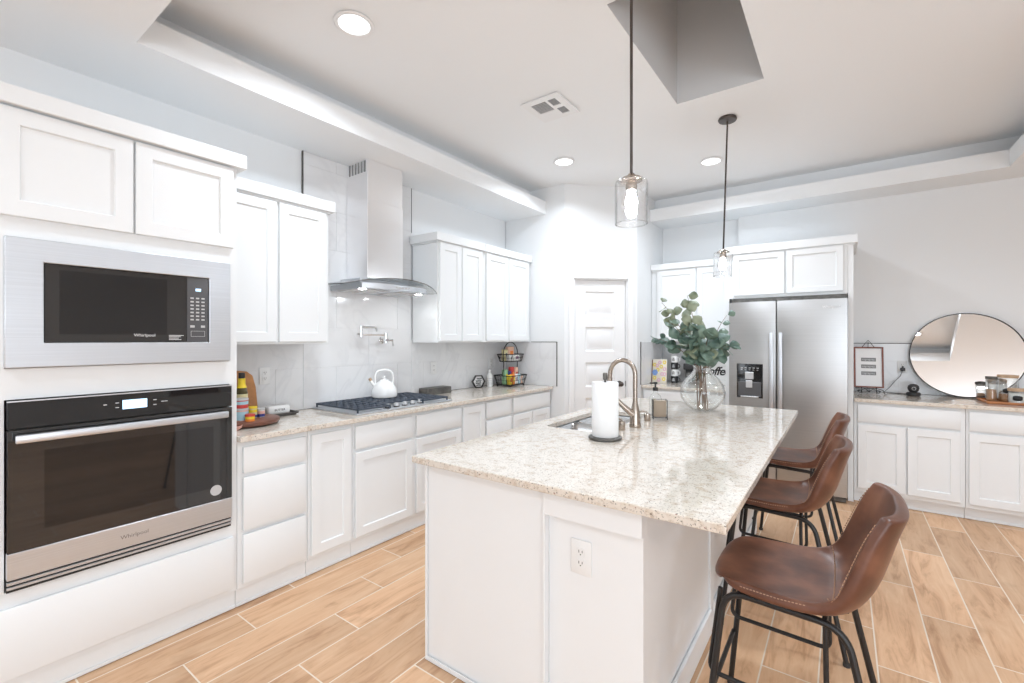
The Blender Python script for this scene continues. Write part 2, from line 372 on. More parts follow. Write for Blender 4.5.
def text(name, body, size, T, mat, parent, ext=.0004, shear=0, bold=0, space=1.0, label=None):
    cu = bpy.data.curves.new('txt', 'FONT'); cu.body = body; cu.size = size; cu.extrude = ext; cu.shear = shear; cu.offset = bold
    cu.align_x = 'CENTER'; cu.align_y = 'CENTER'; cu.space_character = space; cu.resolution_u = 3
    t = bpy.data.objects.new('txt', cu); C.objects.link(t)
    bpy.context.view_layer.update()
    me = bpy.data.meshes.new_from_object(t.evaluated_get(bpy.context.evaluated_depsgraph_get()))
    bpy.data.objects.remove(t); me.transform(T); me.transform(Matrix.Translation(-WL[parent.name]))
    me.materials.clear(); me.materials.append(M[mat]); me.name = name
    o = bpy.data.objects.new(name, me); C.objects.link(o); o.parent = parent
    if label: o['label'] = label
    return o
def frame(o, a, d):   # wall coordinates (a, d, z) -> world
    a = Vector(a); d = Vector(d)
    return Matrix(((a.x, d.x, 0, o[0]), (a.y, d.y, 0, o[1]), (0, 0, 1, o[2] if len(o) > 2 else 0), (0, 0, 0, 1)))
def textT(origin, right, up):
    r = Vector(right).normalized(); u = Vector(up).normalized(); n = r.cross(u)
    return Matrix(((r.x, u.x, n.x, origin[0]), (r.y, u.y, n.y, origin[1]), (r.z, u.z, n.z, origin[2]), (0, 0, 0, 1)))
def FL(x): return frame((x, 0), (0, 1), (1, 0))       # faces +x, a = world y
def FB(y): return frame((0, y), (1, 0), (0, -1))      # faces -y, a = world x
def arc(c, r, a0, a1, n, u, v):
    c, u, v = Vector(c), Vector(u), Vector(v)
    return [c+r*(math.cos(math.radians(a0+(a1-a0)*i/n))*u+math.sin(math.radians(a0+(a1-a0)*i/n))*v) for i in range(n+1)]
def fillet(P, rad, n=6):
    P = [Vector(p) for p in P]; out = [P[0]]
    for i in range(1, len(P)-1):
        a, b, c = P[i-1], P[i], P[i+1]; r = min(rad, (a-b).length*.48, (c-b).length*.48)
        p, q = b+(a-b).normalized()*r, b+(c-b).normalized()*r
        for k in range(n+1):
            t = k/n; out.append(p*(1-t)**2+b*2*t*(1-t)+q*t*t)
    out.append(P[-1]); return out
def rrect(x0, x1, y0, y1, r, n=5):
    out = []
    for cx, cy, s in ((x1-r, y1-r, 0), (x0+r, y1-r, 90), (x0+r, y0+r, 180), (x1-r, y0+r, 270)):
        for k in range(n+1):
            a = math.radians(s+90*k/n); out.append((cx+r*math.cos(a), cy+r*math.sin(a)))
    return out
def rect(x0, x1, y0, y1): return [(x0, y0), (x1, y0), (x1, y1), (x0, y1)]

# ------------------------------------------------------------ room shell
XL, YB, XR, YF = -3.2, 5.70, 4.2, -3.5
struct(MB().box(XL-.2, XR+.2, YF-.2, YB+.3, -.1, 0), 'floor', 'floor')
struct(MB().box(XL-.15, XL-.012, YF, 4.29, 0, 2.81), 'wall_left', 'wall')
mb = MB(); mb.box(-.96, XR, YB, YB+.15, 0, 2.81); mb.box(-1.99, -.96, YB+.08, YB+.2, 0, 2.81)
struct(mb, 'wall_back', 'wall')
# corner pantry, its diagonal face carries the door
P1, P2 = Vector((-2.425, 4.30)), Vector((-1.84, 4.885)); dn = Vector((1, -1)).normalized(); da = Vector((1, 1)).normalized()
LD = (P2-P1).length
struct(MB().box(XL-.15, -2.425, 4.30, 4.40, 0, 3.10), 'wall_pantry_left', 'wall')
struct(MB().box(-1.94, -1.84, 4.885, YB+.1, 0, 3.10), 'wall_pantry_right', 'wall')
FD = frame((P1.x, P1.y), da, dn)
D0, D1, DH = .105, .717, 2.085          # door opening along the diagonal
mb = MB(FD); mb.box(0, D0, -.1, 0, 0, DH); mb.box(D1, LD, -.1, 0, 0, DH); mb.box(0, LD, -.1, 0, DH, 3.10)
struct(mb, 'wall_pantry_diagonal', 'wall')
# unseen far side walls, window openings placed to suit the light
def holed_wall(name, T, a0, a1, h, w0, w1, z0, z1):
    mb = MB(T); mb.box(a0, w0, -.15, 0, 0, h); mb.box(w1, a1, -.15, 0, 0, h); mb.box(w0, w1, -.15, 0, 0, z0); mb.box(w0, w1, -.15, 0, z1, h)
    struct(mb, name, 'wall')
FF = frame((0, YF), (1, 0), (0, 1)); FR = frame((XR, 0), (0, 1), (-1, 0))
holed_wall('wall_front', FF, -1.8, XR, 2.81, .5, 3.9, .3, 2.6); mb = MB(FF); mb.box(XL, -2.2, -.15, 0, 0, 2.81); mb.box(-2.2, -1.8, -.15, 0, 0, .3); mb.box(-2.2, -1.8, -.15, 0, 2.6, 2.81); struct(mb, 'wall_front_left', 'wall')
holed_wall('wall_right', FR, YF, YB, 2.81, -3.1, -.7, .3, 2.6)
for i, (T, w0, w1) in enumerate(((FF, .5, 3.9), (FR, -3.1, -.7), (FF, -2.2, -1.8))):  # last, narrow window is added for its light band on the refrigerator
    mb = MB(T)
    for k in range(5):
        a = w0+(w1-w0)*k/4; a = min(max(a, w0+.03), w1-.03); mb.box(a-.03, a+.03, -.1, -.04, .3, 2.6)
    mb.box(w0, w1, -.1, -.04, .3, .36); mb.box(w0, w1, -.1, -.04, 2.54, 2.6)
    w = struct(mb, 'window_%d' % (i+1), 'trim')
    struct(MB(T).box(w0, w1, -.072, -.068, .36, 2.54), 'window_pane', 'pane', w)
# ceiling: low rim, step, raised tray, light shaft
mb = MB(); O = rect(XL-.15, XR+.15, YF-.15, YB+.2)
mb.plate(O, [rect(-2.66, 1.08, .69, 5.30)], 2.81, 2.95)
mb.plate(O, [rect(-2.865, 1.22, .50, 5.48)], 2.9501, 3.10)
mb.plate(O, [rect(-.955, -.41, 2.12, 3.315)], 3.1001, 3.2)
struct(mb, 'ceiling', 'ceiling')
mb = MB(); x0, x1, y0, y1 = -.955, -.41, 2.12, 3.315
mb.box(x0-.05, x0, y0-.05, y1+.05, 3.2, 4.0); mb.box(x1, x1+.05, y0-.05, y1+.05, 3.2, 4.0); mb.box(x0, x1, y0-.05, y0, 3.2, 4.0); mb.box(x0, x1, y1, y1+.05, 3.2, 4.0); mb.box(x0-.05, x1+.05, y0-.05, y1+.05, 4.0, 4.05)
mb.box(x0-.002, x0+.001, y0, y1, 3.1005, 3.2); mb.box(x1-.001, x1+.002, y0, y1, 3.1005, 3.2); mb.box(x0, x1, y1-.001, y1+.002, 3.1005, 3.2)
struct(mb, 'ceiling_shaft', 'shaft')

# pantry door
mb = MB(FD); cw = .058
mb.box(D0-cw, D0, 0, .018, 0, DH+cw, .004); mb.box(D1, D1+cw, 0, .018, 0, DH+cw, .004); mb.box(D0, D1, 0, .018, DH, DH+cw, .004)
mb.box(D0, D0+.012, -.1, .001, 0, DH); mb.box(D1-.012, D1, -.1, .001, 0, DH); mb.box(D0, D1, -.1, .001, DH-.012, DH)
struct(mb, 'trim_1', 'trim')
door = None
def panel_door():
    mb = MB(FD); a0, a1, z0, z1 = D0+.014, D1-.014, .012, DH-.015; d = -.03
    pw = .125; ph = (z1-z0-.12*6)/5; cuts = []
    # slab built as a grid of stiles and rails plus sunken raised-field panels
    mb.box(a0, a0+pw, d-.035, d, z0, z1, .001); mb.box(a1-pw, a1, d-.035, d, z0, z1, .001)
    z = z0
    for k in range(6):
        mb.box(a0+pw, a1-pw, d-.035, d, z, z+.12)
        if k < 5:
            zz = z+.12
            vs = []
            for i, dd in ((0, d), (.014, d-.013), (.034, d-.013), (.052, d-.004)):
                vs += [(a0+pw+i, dd, zz+i), (a1-pw-i, dd, zz+i), (a1-pw-i, dd, zz+ph-i), (a0+pw+i, dd, zz+ph-i)]
            fs = [(4*q+i, 4*q+(i+1) % 4, 4*q+4+(i+1) % 4, 4*q+4+i) for q in range(3) for i in range(4)]+[(12, 13, 14, 15)]
            b = bmesh.new(); V = [b.verts.new(v) for v in vs]
            for f in fs: b.faces.new([V[i] for i in f])
            mb._in(b); 
        z += .12+ph
    return mb
door = struct(panel_door(), 'door_1', 'trim')
for z in (1.845, 1.11, .25):
    struct(MB(FD).box(D0+.004, D0+.016, -.032, -.020, z-.045, z+.045), 'hinge', 'pewter', door)
mb = MB(FD); kz = .937; ka = D1-.085
mb.cyl((ka, -.03, kz), (ka, -.022, kz), .032); mb.cyl((ka, -.022, kz), (ka, .012, kz), .011); mb.lathe([(0, 0), (.018, .002), (.028, .014), (.026, .028), (.012, .036), (0, .037)], T=Matrix.Translation((ka, .008, kz)) @ Matrix.Rotation(-PI/2, 4, 'X'), seg=24)
struct(mb, 'door_knob', 'bronze', door)
struct(MB(FD).box(D1-.013, D1-.011, -.05, -.015, kz-.03, kz+.03), 'strike_plate', 'pewter', door)
# baseboards
mb = MB(); mb.box(1.9, XR, YB-.014, YB, 0, .13, .004); struct(mb, 'baseboard_back', 'trim')
struct(MB(FD).box(0, D0-cw, 0, .014, 0, .13, .004), 'baseboard_pantry', 'trim')
struct(MB(FR).box(-.7, YB-.02, 0, .014, 0, .13), 'baseboard_right', 'trim')

# ------------------------------------------------------------ backsplash tiles (real tiles with grout joints)
def tiles(name, T, a0, a1, z0, z1, label, tw=.60, th=.30, off=0., trims=()):
    r = thing(name, label, 'backsplash', T @ Vector((a0, 0, z0)))
    MB(T).box(a0, a1, .0002, .0025, z0, z1).build('grout_bed', 'grout', r)
    mb = MB(T); g = .0012; row = 0; z = z0
    while z < z1-.01:
        zt = min(z+th, z1); a = a0-((off+.5*tw*(row % 2)) % tw)
        while a < a1-.004:
            b0, b1 = max(a, a0), min(a+tw, a1)
            if b1-b0 > .006: mb.box(b0+g, b1-g, .001, .005, z+g, zt-g, .0006)
            a += tw
        z += th; row += 1
    mb.build('tile_field', 'tile', r)
    for t in trims: MB(T).box(*t).build('edge_trim', 'pewter', r)
    return r
TL = FL(XL-.001)
tiles('backsplash', TL, 1.101, 1.802, .916, 1.397, 'white marble tile backsplash behind the turntable and butter dish', off=.1)
tiles('backsplash', TL, 1.803, 2.835, .916, 2.809, 'tall white marble tile panel rising behind the range hood to the soffit', off=.33, trims=((1.7975, 1.803, -.01, .009, 2.42, 2.808), (2.8365, 2.8395, -.01, .0065, 2.40, 2.808)))
tiles('backsplash', TL, 2.8355, 4.292, .916, 1.397, 'white marble tile backsplash behind the two-tier basket', off=.45)
TR1 = frame((0, 4.299), (1, 0), (0, -1))
tiles('backsplash', TR1, -3.19, -2.52, .916, 1.395, 'white marble tile return with dark metal edge at the end of the cooktop counter', off=.2, trims=((-2.52, -2.512, -.0, .008, .916, 1.400), (-2.85, -2.512, 0, .007, 1.395, 1.400)))
TR2 = frame((-1.841, 0), (0, 1), (1, 0))
tiles('backsplash', TR2, 4.998, 5.69, .916, 1.395, 'white marble tile return with dark metal edge beside the coffee mugs', off=.2, trims=((4.985, 4.998, 0, .008, .916, 1.400),))
tiles('backsplash', FB(YB+.079), -1.829, -.962, .916, 1.40, 'white marble tile backsplash behind the coffee sign', off=.3)
tiles('backsplash', FB(YB-.001), .078, 1.9, .916, 1.385, 'white marble tile backsplash behind the round mirror', off=.25, trims=((.078, 1.9, 0, .008, 1.385, 1.391),))

# ------------------------------------------------------------ cabinets
def crown(mb, a0, a1, z0, z1, d=.035, ret0=True, ret1=True, depth=.33, fd=0):
    if fd:
        mb.box(a0-d, a1+d, -fd, d, z0, z1, .003); mb.box(a0-(d if ret0 else 0), a1, -depth, -fd, z0, z1); return
    mb.box(a0-(d if ret0 else 0), a1+(d if ret1 else 0), -depth, d, z0, z1, .003)
    mb.box(a0-(d*.4 if ret0 else 0), a1+(d*.4 if ret1 else 0), -depth, d*.4, z0-.012, z0, .002)
def cabinet(T, a0, a1, fronts, label, base=True, z=(.10, .882), depth=.57, toe=.02, name=None, cr=None, crr=(True, True), door_label=None):
    r = thing(name or ('base_cabinet' if base else 'wall_cabinet'), label, 'cabinet', T @ Vector(((a0+a1)/2, -depth/2, 0 if base else z[0])))
    mb = MB(T); mb.box(a0+.0008, a1-.0008, -depth, 0, z[0], z[1], .001)
    mb.build('body', 'cab', r)
    if base:
        MB(T).box(a0+.0008, a1-.0008, -depth, -toe, .002, z[0]-.001).build('toe_kick', 'cab', r)
        MB(T).box(a0+.0008, a1-.0008, -toe, -toe+.008, .002, .018, .002).build('shoe_molding', 'cab', r)
    for kind, b0, b1, c0, c1 in fronts:
        mb = MB(T)
        if kind == 'door': mb.shaker(b0, b1, c0, c1).build('door', 'cab', r)
        else: mb.box(b0, b1, .001, .020, c0, c1, .003, 2).build('drawer', 'cab', r)
    if cr: 
        mb = MB(T); crown(mb, a0+.001, a1-.001, cr[0], cr[1], ret0=crr[0], ret1=crr[1], depth=depth); mb.build('crown_molding', 'cab', r)
    return r
XF = -2.60; FC = FL(XF); DEP = .585
cabinet(FC, 1.10, 1.492, [('drawer', 1.125, 1.472, .712, .852), ('drawer', 1.125, 1.472, .405, .690), ('drawer', 1.125, 1.472, .125, .385)], 'white base cabinet with three drawers beside the oven tower', depth=DEP)
cabinet(FC, 1.493, 1.800, [('door', 1.512, 1.785, .125, .852)], 'narrow white base cabinet with one full-height door left of the cooktop', depth=DEP)
cabinet(FC, 1.801, 2.845, [('drawer', 1.815, 2.303, .705, .857), ('drawer', 2.345, 2.832, .705, .857), ('door', 1.815, 2.303, .125, .683), ('door', 2.345, 2.832, .125, .683)], 'wide white base cabinet with two doors and two drawer fronts under the cooktop', depth=DEP)
cabinet(FC, 2.846, 3.160, [('door', 2.862, 3.147, .125, .852)], 'narrow white base cabinet with one full-height door right of the cooktop', depth=DEP)
cabinet(FC, 3.161, 3.561, [('drawer', 3.175, 3.543, .712, .857), ('drawer', 3.175, 3.543, .405, .690), ('drawer', 3.175, 3.543, .125, .385)], 'white base cabinet with three drawers below the hexagon sign', depth=DEP)
cabinet(FC, 3.562, 4.292, [('drawer', 3.585, 4.262, .712, .857), ('door', 3.585, 3.915, .125, .690), ('door', 3.925, 4.262, .125, .690)], 'white base cabinet with one wide drawer over two doors, next to the pantry', depth=DEP)
XU = -2.87; FU = FL(XU)
cabinet(FU, 1.10, 1.800, [('door', 1.125, 1.438, 1.412, 2.285), ('door', 1.455, 1.775, 1.412, 2.285)], 'white two-door wall cabinet between the oven tower and the range hood', False, (1.398, 2.30), .318, cr=(2.30, 2.372), crr=(False, True))
cabinet(FU, 2.842, 3.468, [('door', 2.860, 3.137, 1.412, 2.278), ('door', 3.150, 3.440, 1.412, 2.278)], 'white two-door wall cabinet just right of the range hood', False, (1.398, 2.29), .318, cr=(2.29, 2.362), crr=(True, False))
cabinet(FU, 3.469, 4.292, [('door', 3.505, 3.868, 1.412, 2.278), ('door', 3.882, 4.255, 1.412, 2.278)], 'white two-door wall cabinet above the two-tier basket, next to the pantry', False, (1.398, 2.29), .318, cr=(2.29, 2.362), crr=(False, False))
# oven tower
tw = thing('oven_tower_cabinet', 'tall white oven tower cabinet holding the microwave and the wall oven', 'cabinet', (-2.9, .66, 0))
mb = MB(FC); Y0, Y1 = .225, 1.098
mb.box(Y0, Y0+.045, -DEP, 0, .1, 2.33); mb.box(Y1-.036, Y1, -DEP, 0, .1, 2.33); mb.box(Y0+.045, Y1-.036, -DEP, 0, 1.825, 2.33); mb.box(Y0+.045, Y1-.036, -DEP, 0, 1.195, 1.315); mb.box(Y0+.045, Y1-.036, -DEP, 0, .10, .455); mb.box(Y0+.045, Y1-.036, -DEP, -DEP+.02, .455, 1.825)
mb.build('body', 'cab', tw)
MB(FC).box(Y0, Y1, -DEP, -.02, .002, .099).build('toe_kick', 'cab', tw)
MB(FC).box(Y0, Y1, -.02, -.012, .002, .018, .002).build('shoe_molding', 'cab', tw)
MB(FC).box(.247, 1.077, .001, .020, .125, .395, .003, 2).build('drawer', 'cab', tw)
MB(FC).shaker(.247, .659, 1.905, 2.322, rail=.062).build('door', 'cab', tw); MB(FC).shaker(.668, 1.077, 1.905, 2.322, rail=.062).build('door', 'cab', tw)
mb = MB(FC); crown(mb, Y0, Y1, 2.33, 2.402, depth=DEP, ret0=True, d=.037, fd=.22); mb.build('crown_molding', 'cab', tw)

# back wall, right of the refrigerator
FK = FB(5.01)
cabinet(FK, .078, .782, [('drawer', .104, .752, .712, .857), ('door', .104, .421, .135, .690), ('door', .434, .752, .135, .690)], 'white base cabinet with two doors below the framed print', depth=.67, toe=.055)
cabinet(FK, .783, 1.50, [('drawer', .800, 1.475, .712, .857), ('door', .800, 1.130, .135, .690), ('door', 1.145, 1.475, .135, .690)], 'white base cabinet below the round mirror, cut by the picture edge', depth=.67, toe=.055)
cabinet(FK, 1.501, 1.90, [('drawer', 1.52, 1.88, .712, .857), ('door', 1.52, 1.88, .135, .690)], 'single-door white base cabinet at the far end of the mirror counter', depth=.67, toe=.055)
# coffee nook
cabinet(FB(5.04), -1.838, -.962, [('drawer', -1.81, -.985, .712, .857), ('door', -1.81, -1.405, .135, .690), ('door', -1.395, -.985, .135, .690)], 'white base cabinet of the coffee nook beside the refrigerator', depth=.7, toe=.055)
cabinet(FB(5.36), -1.838, -.962, [('door', -1.775, -1.335, 1.412, 2.222), ('door', -1.322, -.985, 1.412, 2.222)], 'white two-door wall cabinet above the coffee nook', False, (1.40, 2.235), .34, cr=(2.235, 2.305), crr=(False, False))
# refrigerator surround
fs = thing('refrigerator_cabinet', 'white cabinet framing the refrigerator with two short doors above it', 'cabinet', (-.44, 5.3, 0))
FS = FB(5.0)
MB(FS).box(-.96, -.925, -.69, 0, .002, 2.27).build('side_panel', 'cab', fs)
mb = MB(FS); mb.box(.035, .075, -.69, 0, .002, 2.27, .001); mb.build('side_panel', 'cab', fs)
MB(FS).box(-.924, .034, -.67, 0, 1.832, 2.27).build('body', 'cab', fs)
MB(FS).shaker(-.885, -.447, 1.858, 2.262, rail=.05).build('door', 'cab', fs); MB(FS).shaker(-.432, .003, 1.858, 2.262, rail=.05).build('door', 'cab', fs)
mb = MB(FS); crown(mb, -.96, .075, 2.272, 2.345, depth=.69, d=.03, ret0=True, ret1=True); mb.build('crown_molding', 'cab', fs)

# ------------------------------------------------------------ counters
def slab(name, label, outer, holes=(), z0=.884, z1=.914):
    return alone(MB().plate(outer, list(holes), z0, z1), name, 'granite', label, 'countertop', mods=[('BEVEL', dict(width=.004, segments=2, limit_method='ANGLE', angle_limit=math.radians(50)))])
slab('countertop', 'cream speckled granite countertop running under the cooktop', rect(XL-.002, -2.562, 1.101, 4.298))
slab('countertop', 'cream granite countertop of the coffee nook', rect(-1.838, -.962, 5.00, YB+.07))
slab('countertop', 'cream granite countertop under the round mirror and framed print', rect(.078, 1.92, 4.975, YB-.002))
SX0, SX1, SY0, SY1 = -1.44, -1.075, 2.31, 3.08
slab('island_countertop', 'large cream speckled granite slab on the island', rect(-1.545, -.262, 1.372, 3.885), [rrect(SX0, SX1, SY0, SY1, .05)])

# ------------------------------------------------------------ island
isl = thing('kitchen_island', 'white kitchen island base under the large granite slab', 'island', (-1.0, 2.6, 0))
IF = FB(1.425)
mb = MB()
mb.box(-1.505, -.889, 1.43, 2.25, .002, .882, .001)
mb.box(-1.505, -.60, 3.15, 3.83, .002, .882, .001); mb.box(-1.505, -1.46, 2.25, 3.15, .002, .882); mb.box(-1.04, -.60, 2.25, 3.15, .002, .882)
mb.box(-1.46, -1.04, 2.25, 3.15, .002, .62)
mb.box(-.889, -.60, 1.60, 2.25, .002, .882)
mb.build('body', 'cab', isl)
mb = MB(IF); mb.box(-1.510, -1.498, -.001, .006, .002, .882, .001); mb.box(-.893, -.884, -.001, .006, .002, .882, .001); mb.box(-1.498, -.893, -.001, .006, .002, .022, .001)
mb.build('panel_trim', 'cab', isl)
MB().box(-.888, -.528, 1.458, 1.599, .002, .882, .001).build('pilaster', 'cab', isl)
mb = MB(); mb.box(-.884, -.519, 1.418, 1.457, .790, .882, .001); mb.box(-.527, -.519, 1.457, 1.599, .790, .882, .001); mb.build('apron', 'cab', isl)
mb = MB(); mb.box(-.600, -.530, 1.600, 2.36, .002, .882, .001); mb.build('side_panel', 'cab', isl)
mb = MB(); mb.box(-.600, -.520, 2.361, 2.42, .002, .882, .002); mb.build('post', 'cab', isl)
mb = MB(); mb.box(-.600, -.530, 2.421, 3.77, .002, .882, .001); mb.build('side_panel', 'cab', isl)
mb = MB(); mb.box(-.600, -.520, 3.771, 3.83, .002, .882, .002); mb.build('post', 'cab', isl)
mb = MB(); mb.box(-.529, -.514, 1.600, 2.36, .002, .12, .004); mb.box(-.529, -.514, 2.421, 3.77, .002, .12, .004); mb.build('baseboard', 'cab', isl)
for k in range(3):
    a0 = 1.46+k*.79; MB(frame((-1.506, 0), (0, 1), (-1, 0))).shaker(a0, a0+.38, .13, .86).build('door', 'cab', isl); MB(frame((-1.506, 0), (0, 1), (-1, 0))).shaker(a0+.39, a0+.77, .13, .86).build('door', 'cab', isl)

def outlet(T, a, z, label, w=.072, h=.115, kind='duplex'):
    r = thing('wall_outlet', label, 'outlet', T @ Vector((a, 0, z)), 'duplex outlets')
    MB(T).box(a-w/2, a+w/2, 0, .006, z-h/2, z+h/2, .0025, 2).build('cover_plate', 'plastic', r)
    for s in (-1, 1):
        zc = z+s*.0195; f = MB(T).plate(rrect(-.0165, .0165, -.014, .014, .006), [], 0, .0025, T=Matrix.Translation((a, .0062, zc)) @ Matrix(((1, 0, 0, 0), (0, 0, 1, 0), (0, 1, 0, 0), (0, 0, 0, 1)))).build('socket', 'plastic', r)
        mb = MB(T)
        for q, hh in ((-.0065, .008), (.0065, .0065)): mb.box(a+q-.0011, a+q+.0011, .0088, .0093, zc+.002-hh/2, zc+.004+hh/2)
        mb.cyl((a, .0088, zc-.0075), (a, .0093, zc-.0075), .0024, seg=10); mb.build('slots', 'dark', f)
    return r
outlet(frame((0, 1.4575), (1, 0), (0, -1)), -.752, .655, 'white duplex outlet on the end of the island, below the slab', .08, .122)
outlet(FL(-3.193), 1.525, 1.18, 'white duplex outlet above the butter dish')
outlet(FL(-3.193), 3.11, 1.15, 'white duplex outlet between the cooktop and the hexagon sign')
outlet(FL(-3.193), 3.99, 1.16, 'white duplex outlet above the tall white bottle')
ro = outlet(FB(5.693), .455, 1.165, 'white duplex outlet with a black plug, left of the mirror')

# ------------------------------------------------------------ ceiling fittings
def recessed(x, y, z, label, first=[None]):
    l = bpy.data.lights.new('can_light', 'AREA'); l.shape = 'DISK'; l.size = .15; l.energy = CAN_W; l.color = (.885, .975, 1.07); l.spread = math.radians(150)
    lo = bpy.data.objects.new('can_light', l); C.objects.link(lo); lo.location = (x, y, z-.018)
    if first[0] is None:
        r = thing('recessed_ceiling_light', label, 'ceiling light', (x, y, z), 'round recessed ceiling lights')
        MB().lathe([(.078, -.002), (.098, -.002), (.102, -.0095), (.094, -.015), (.080, -.012), (.078, -.002)], (x, y, z), 40).build('trim_ring', 'trim', r)
        MB().lathe([(0, -.008), (.079, -.008), (.079, -.003), (0, -.003)], (x, y, z), 40).build('diffuser', 'lamp', r)
        first[0] = r; return r
    return dup(first[0], (x, y, z), label)
recessed(-2.09, 1.46, 3.10, 'round lit recessed ceiling light nearest the camera, above the oven tower aisle')
recessed(-2.118, 3.75, 3.10, 'round lit recessed ceiling light above the aisle by the pantry, beyond the vent')
recessed(-1.0, 4.55, 3.10, 'round lit recessed ceiling light between the two pendant rods')
recessed(.62, 1.30, 3.10, 'round lit recessed ceiling light outside the picture on the right')
recessed(.74, 2.95, 3.10, 'round ceiling light added out of view above the stools to brighten the right side')  # unseen lamp, added because the right side was too dark
recessed(2.4, 3.6, 2.81, 'round ceiling light added out of view toward the living side to brighten the right')  # second unseen lamp added to lift the right side
recessed(-1.9, -.9, 2.81, 'round lit recessed ceiling light behind the camera')
recessed(1.6, -.9, 2.81, 'round lit recessed ceiling light behind the camera on the living side')
v = thing('ceiling_vent', 'square white ceiling air vent with three grey louvred openings', 'vent', (-1.70, 2.81, 3.10))
VT = Matrix.Translation((-1.705, 2.82, 3.099)) @ Matrix.Rotation(math.radians(0), 4, 'Z')
MB(VT).plate(rect(-.15, .15, -.16, .16), [rect(-.10, .02, -.11, .03), rect(.04, .10, .02, .11), rect(.04, .10, -.11, -.02)], -.012, -.004).build('frame', 'trim', v)
MB(VT).box(-.12, .12, -.13, .13, -.0038, -.001).build('backing', 'dark', v)
mb = MB(VT)
for k in range(8): mb.box(-.10, .02, -.108+k*.018, -.103+k*.018, -.0115, -.005)
for y in (.02, -.11):
    for k in range(6): mb.box(.04+k*.0105, .0425+k*.0105, y, y+.09, -.0115, -.005)
mb.build('louvres', 'tin', v)

def pendant(x, y, label):
    r = thing('pendant_light', label, 'pendant lamp', (x, y, 3.10), 'seeded glass pendant lights over the island')
    MB().lathe([(0, -.001), (.062, -.001), (.066, -.012), (.060, -.024), (.012, -.028), (0, -.028)], (x, y, 3.10), 32).build('canopy', 'bronze', r)
    MB().cyl((x, y, 3.072), (x, y, 2.108), .0062, seg=12).build('rod', 'bronze', r)
    z = 2.085
    MB().lathe([(0, .025), (.012, .025), (.020, .016), (.038, .009), (.044, 0), (.044, -.004), (.020, -.006), (.024, -.03), (.020, -.045), (0, -.045)], (x, y, z), 28).build('cap', 'nickel', r)
    g = .066
    sh = MB().lathe([(.020, 0.0), (g-.012, -.001), (g-.003, -.007), (g, -.020), (g, -.175), (g-.001, -.181), (g-.004, -.181), (g-.004, -.175), (g-.004, -.02)], (x, y, z), 48).build('glass_shade', 'seeded', r)
    MB().tube([(x+(g-.002)*math.cos(2*PI*i/48), y+(g-.002)*math.sin(2*PI*i/48), z-.180) for i in range(48)], .0022, 6, closed=True).build('glass_rim', 'glass', sh)
    MB().lathe([(0, -.046), (.016, -.046), (.016, -.060), (.024, -.084), (.024, -.098), (.016, -.114), (0, -.120)], (x, y, z), 24).build('bulb', 'bulb', r)
    return r
pn = pendant(-.706, 1.81, 'nearer glass pendant light on a dark rod, hanging in front of the ceiling shaft')
p2 = dup(pn, (-.706, 3.745, 3.10), 'farther, smaller-looking glass pendant light with its dark round ceiling canopy in view')
p2.rotation_euler = (-.018, .026, 0)   # this one hangs a little crooked

# ------------------------------------------------------------ microwave
mw = thing('microwave', 'built-in stainless steel microwave with dark window, above the wall oven', 'microwave', (-2.6, .66, 1.318))
T = FL(-2.6)
m0, m1, n0, n1 = .268, 1.057, 1.318, 1.824
mb = MB(frame((-2.6, 0), (0, 1), (1, 0)))
PT = Matrix(((1, 0, 0, 0), (0, 0, 1, 0), (0, 1, 0, 0), (0, 0, 0, 1)))   # plate xy -> (a, z), thickness -> d
mb.plate(rect(m0, m1, n0, n1), [rect(.374, .960, 1.414, 1.734)], .001, .028, T=PT)
mb.build('trim_frame', 'steel', mw, mods=[('BEVEL', dict(width=.003, segments=2, limit_method='ANGLE'))])
MB(T).box(m0+.01, m1-.01, -.4, 0, 1.320, 1.822).build('body', 'pewter', mw)
d = MB(T).box(.376, .865, .001, .020, 1.416, 1.732, .002).build('door', 'doorglass', mw)
MB(T).box(.420, .785, .0201, .0206, 1.45, 1.71).build('window', 'blackglass', d)
p = MB(T).box(.866, .958, .001, .020, 1.416, 1.732, .002).build('control_panel', 'panelgrey', mw)
for i in range(3):
    for j in range(7):
        a = .888+i*.0235; z = 1.630-j*.0175
        MB(T).box(a-.008, a+.006, .0202, .0206, z-.0035, z+.0035).build('key', 'tin', p)
MB(T).box(.879, .898, .0202, .0206, 1.486, 1.497).build('start_key', 'tin', p); MB(T).box(.925, .943, .0202, .0206, 1.486, 1.497).build('start_key', 'tin', p)
MB(T).box(.902, .925, .0202, .0206, 1.665, 1.678).build('clock_display', 'display', p)
mb = MB(T)
for q in ((.882, .942, 1.468, 1.4695), (.882, .942, 1.442, 1.4435), (.882, .8835, 1.442, 1.4695), (.9405, .942, 1.442, 1.4695)): mb.box(q[0], q[1], .0202, .0206, q[2], q[3])
mb.build('label_outline', 'tin', p)
text('logo', 'Whirlpool', .019, textT((-2.579, .700, 1.447), (0, 1, 0), (0, 0, 1)), 'whiteink', d)
mb = MB(T)
for k, w in enumerate((.060, .048, .040, .050)): mb.box(.792, .792+w, .0202, .0206, 1.446-k*.0065, 1.4485-k*.0065)
mb.build('printed_notice', 'whiteink', d)

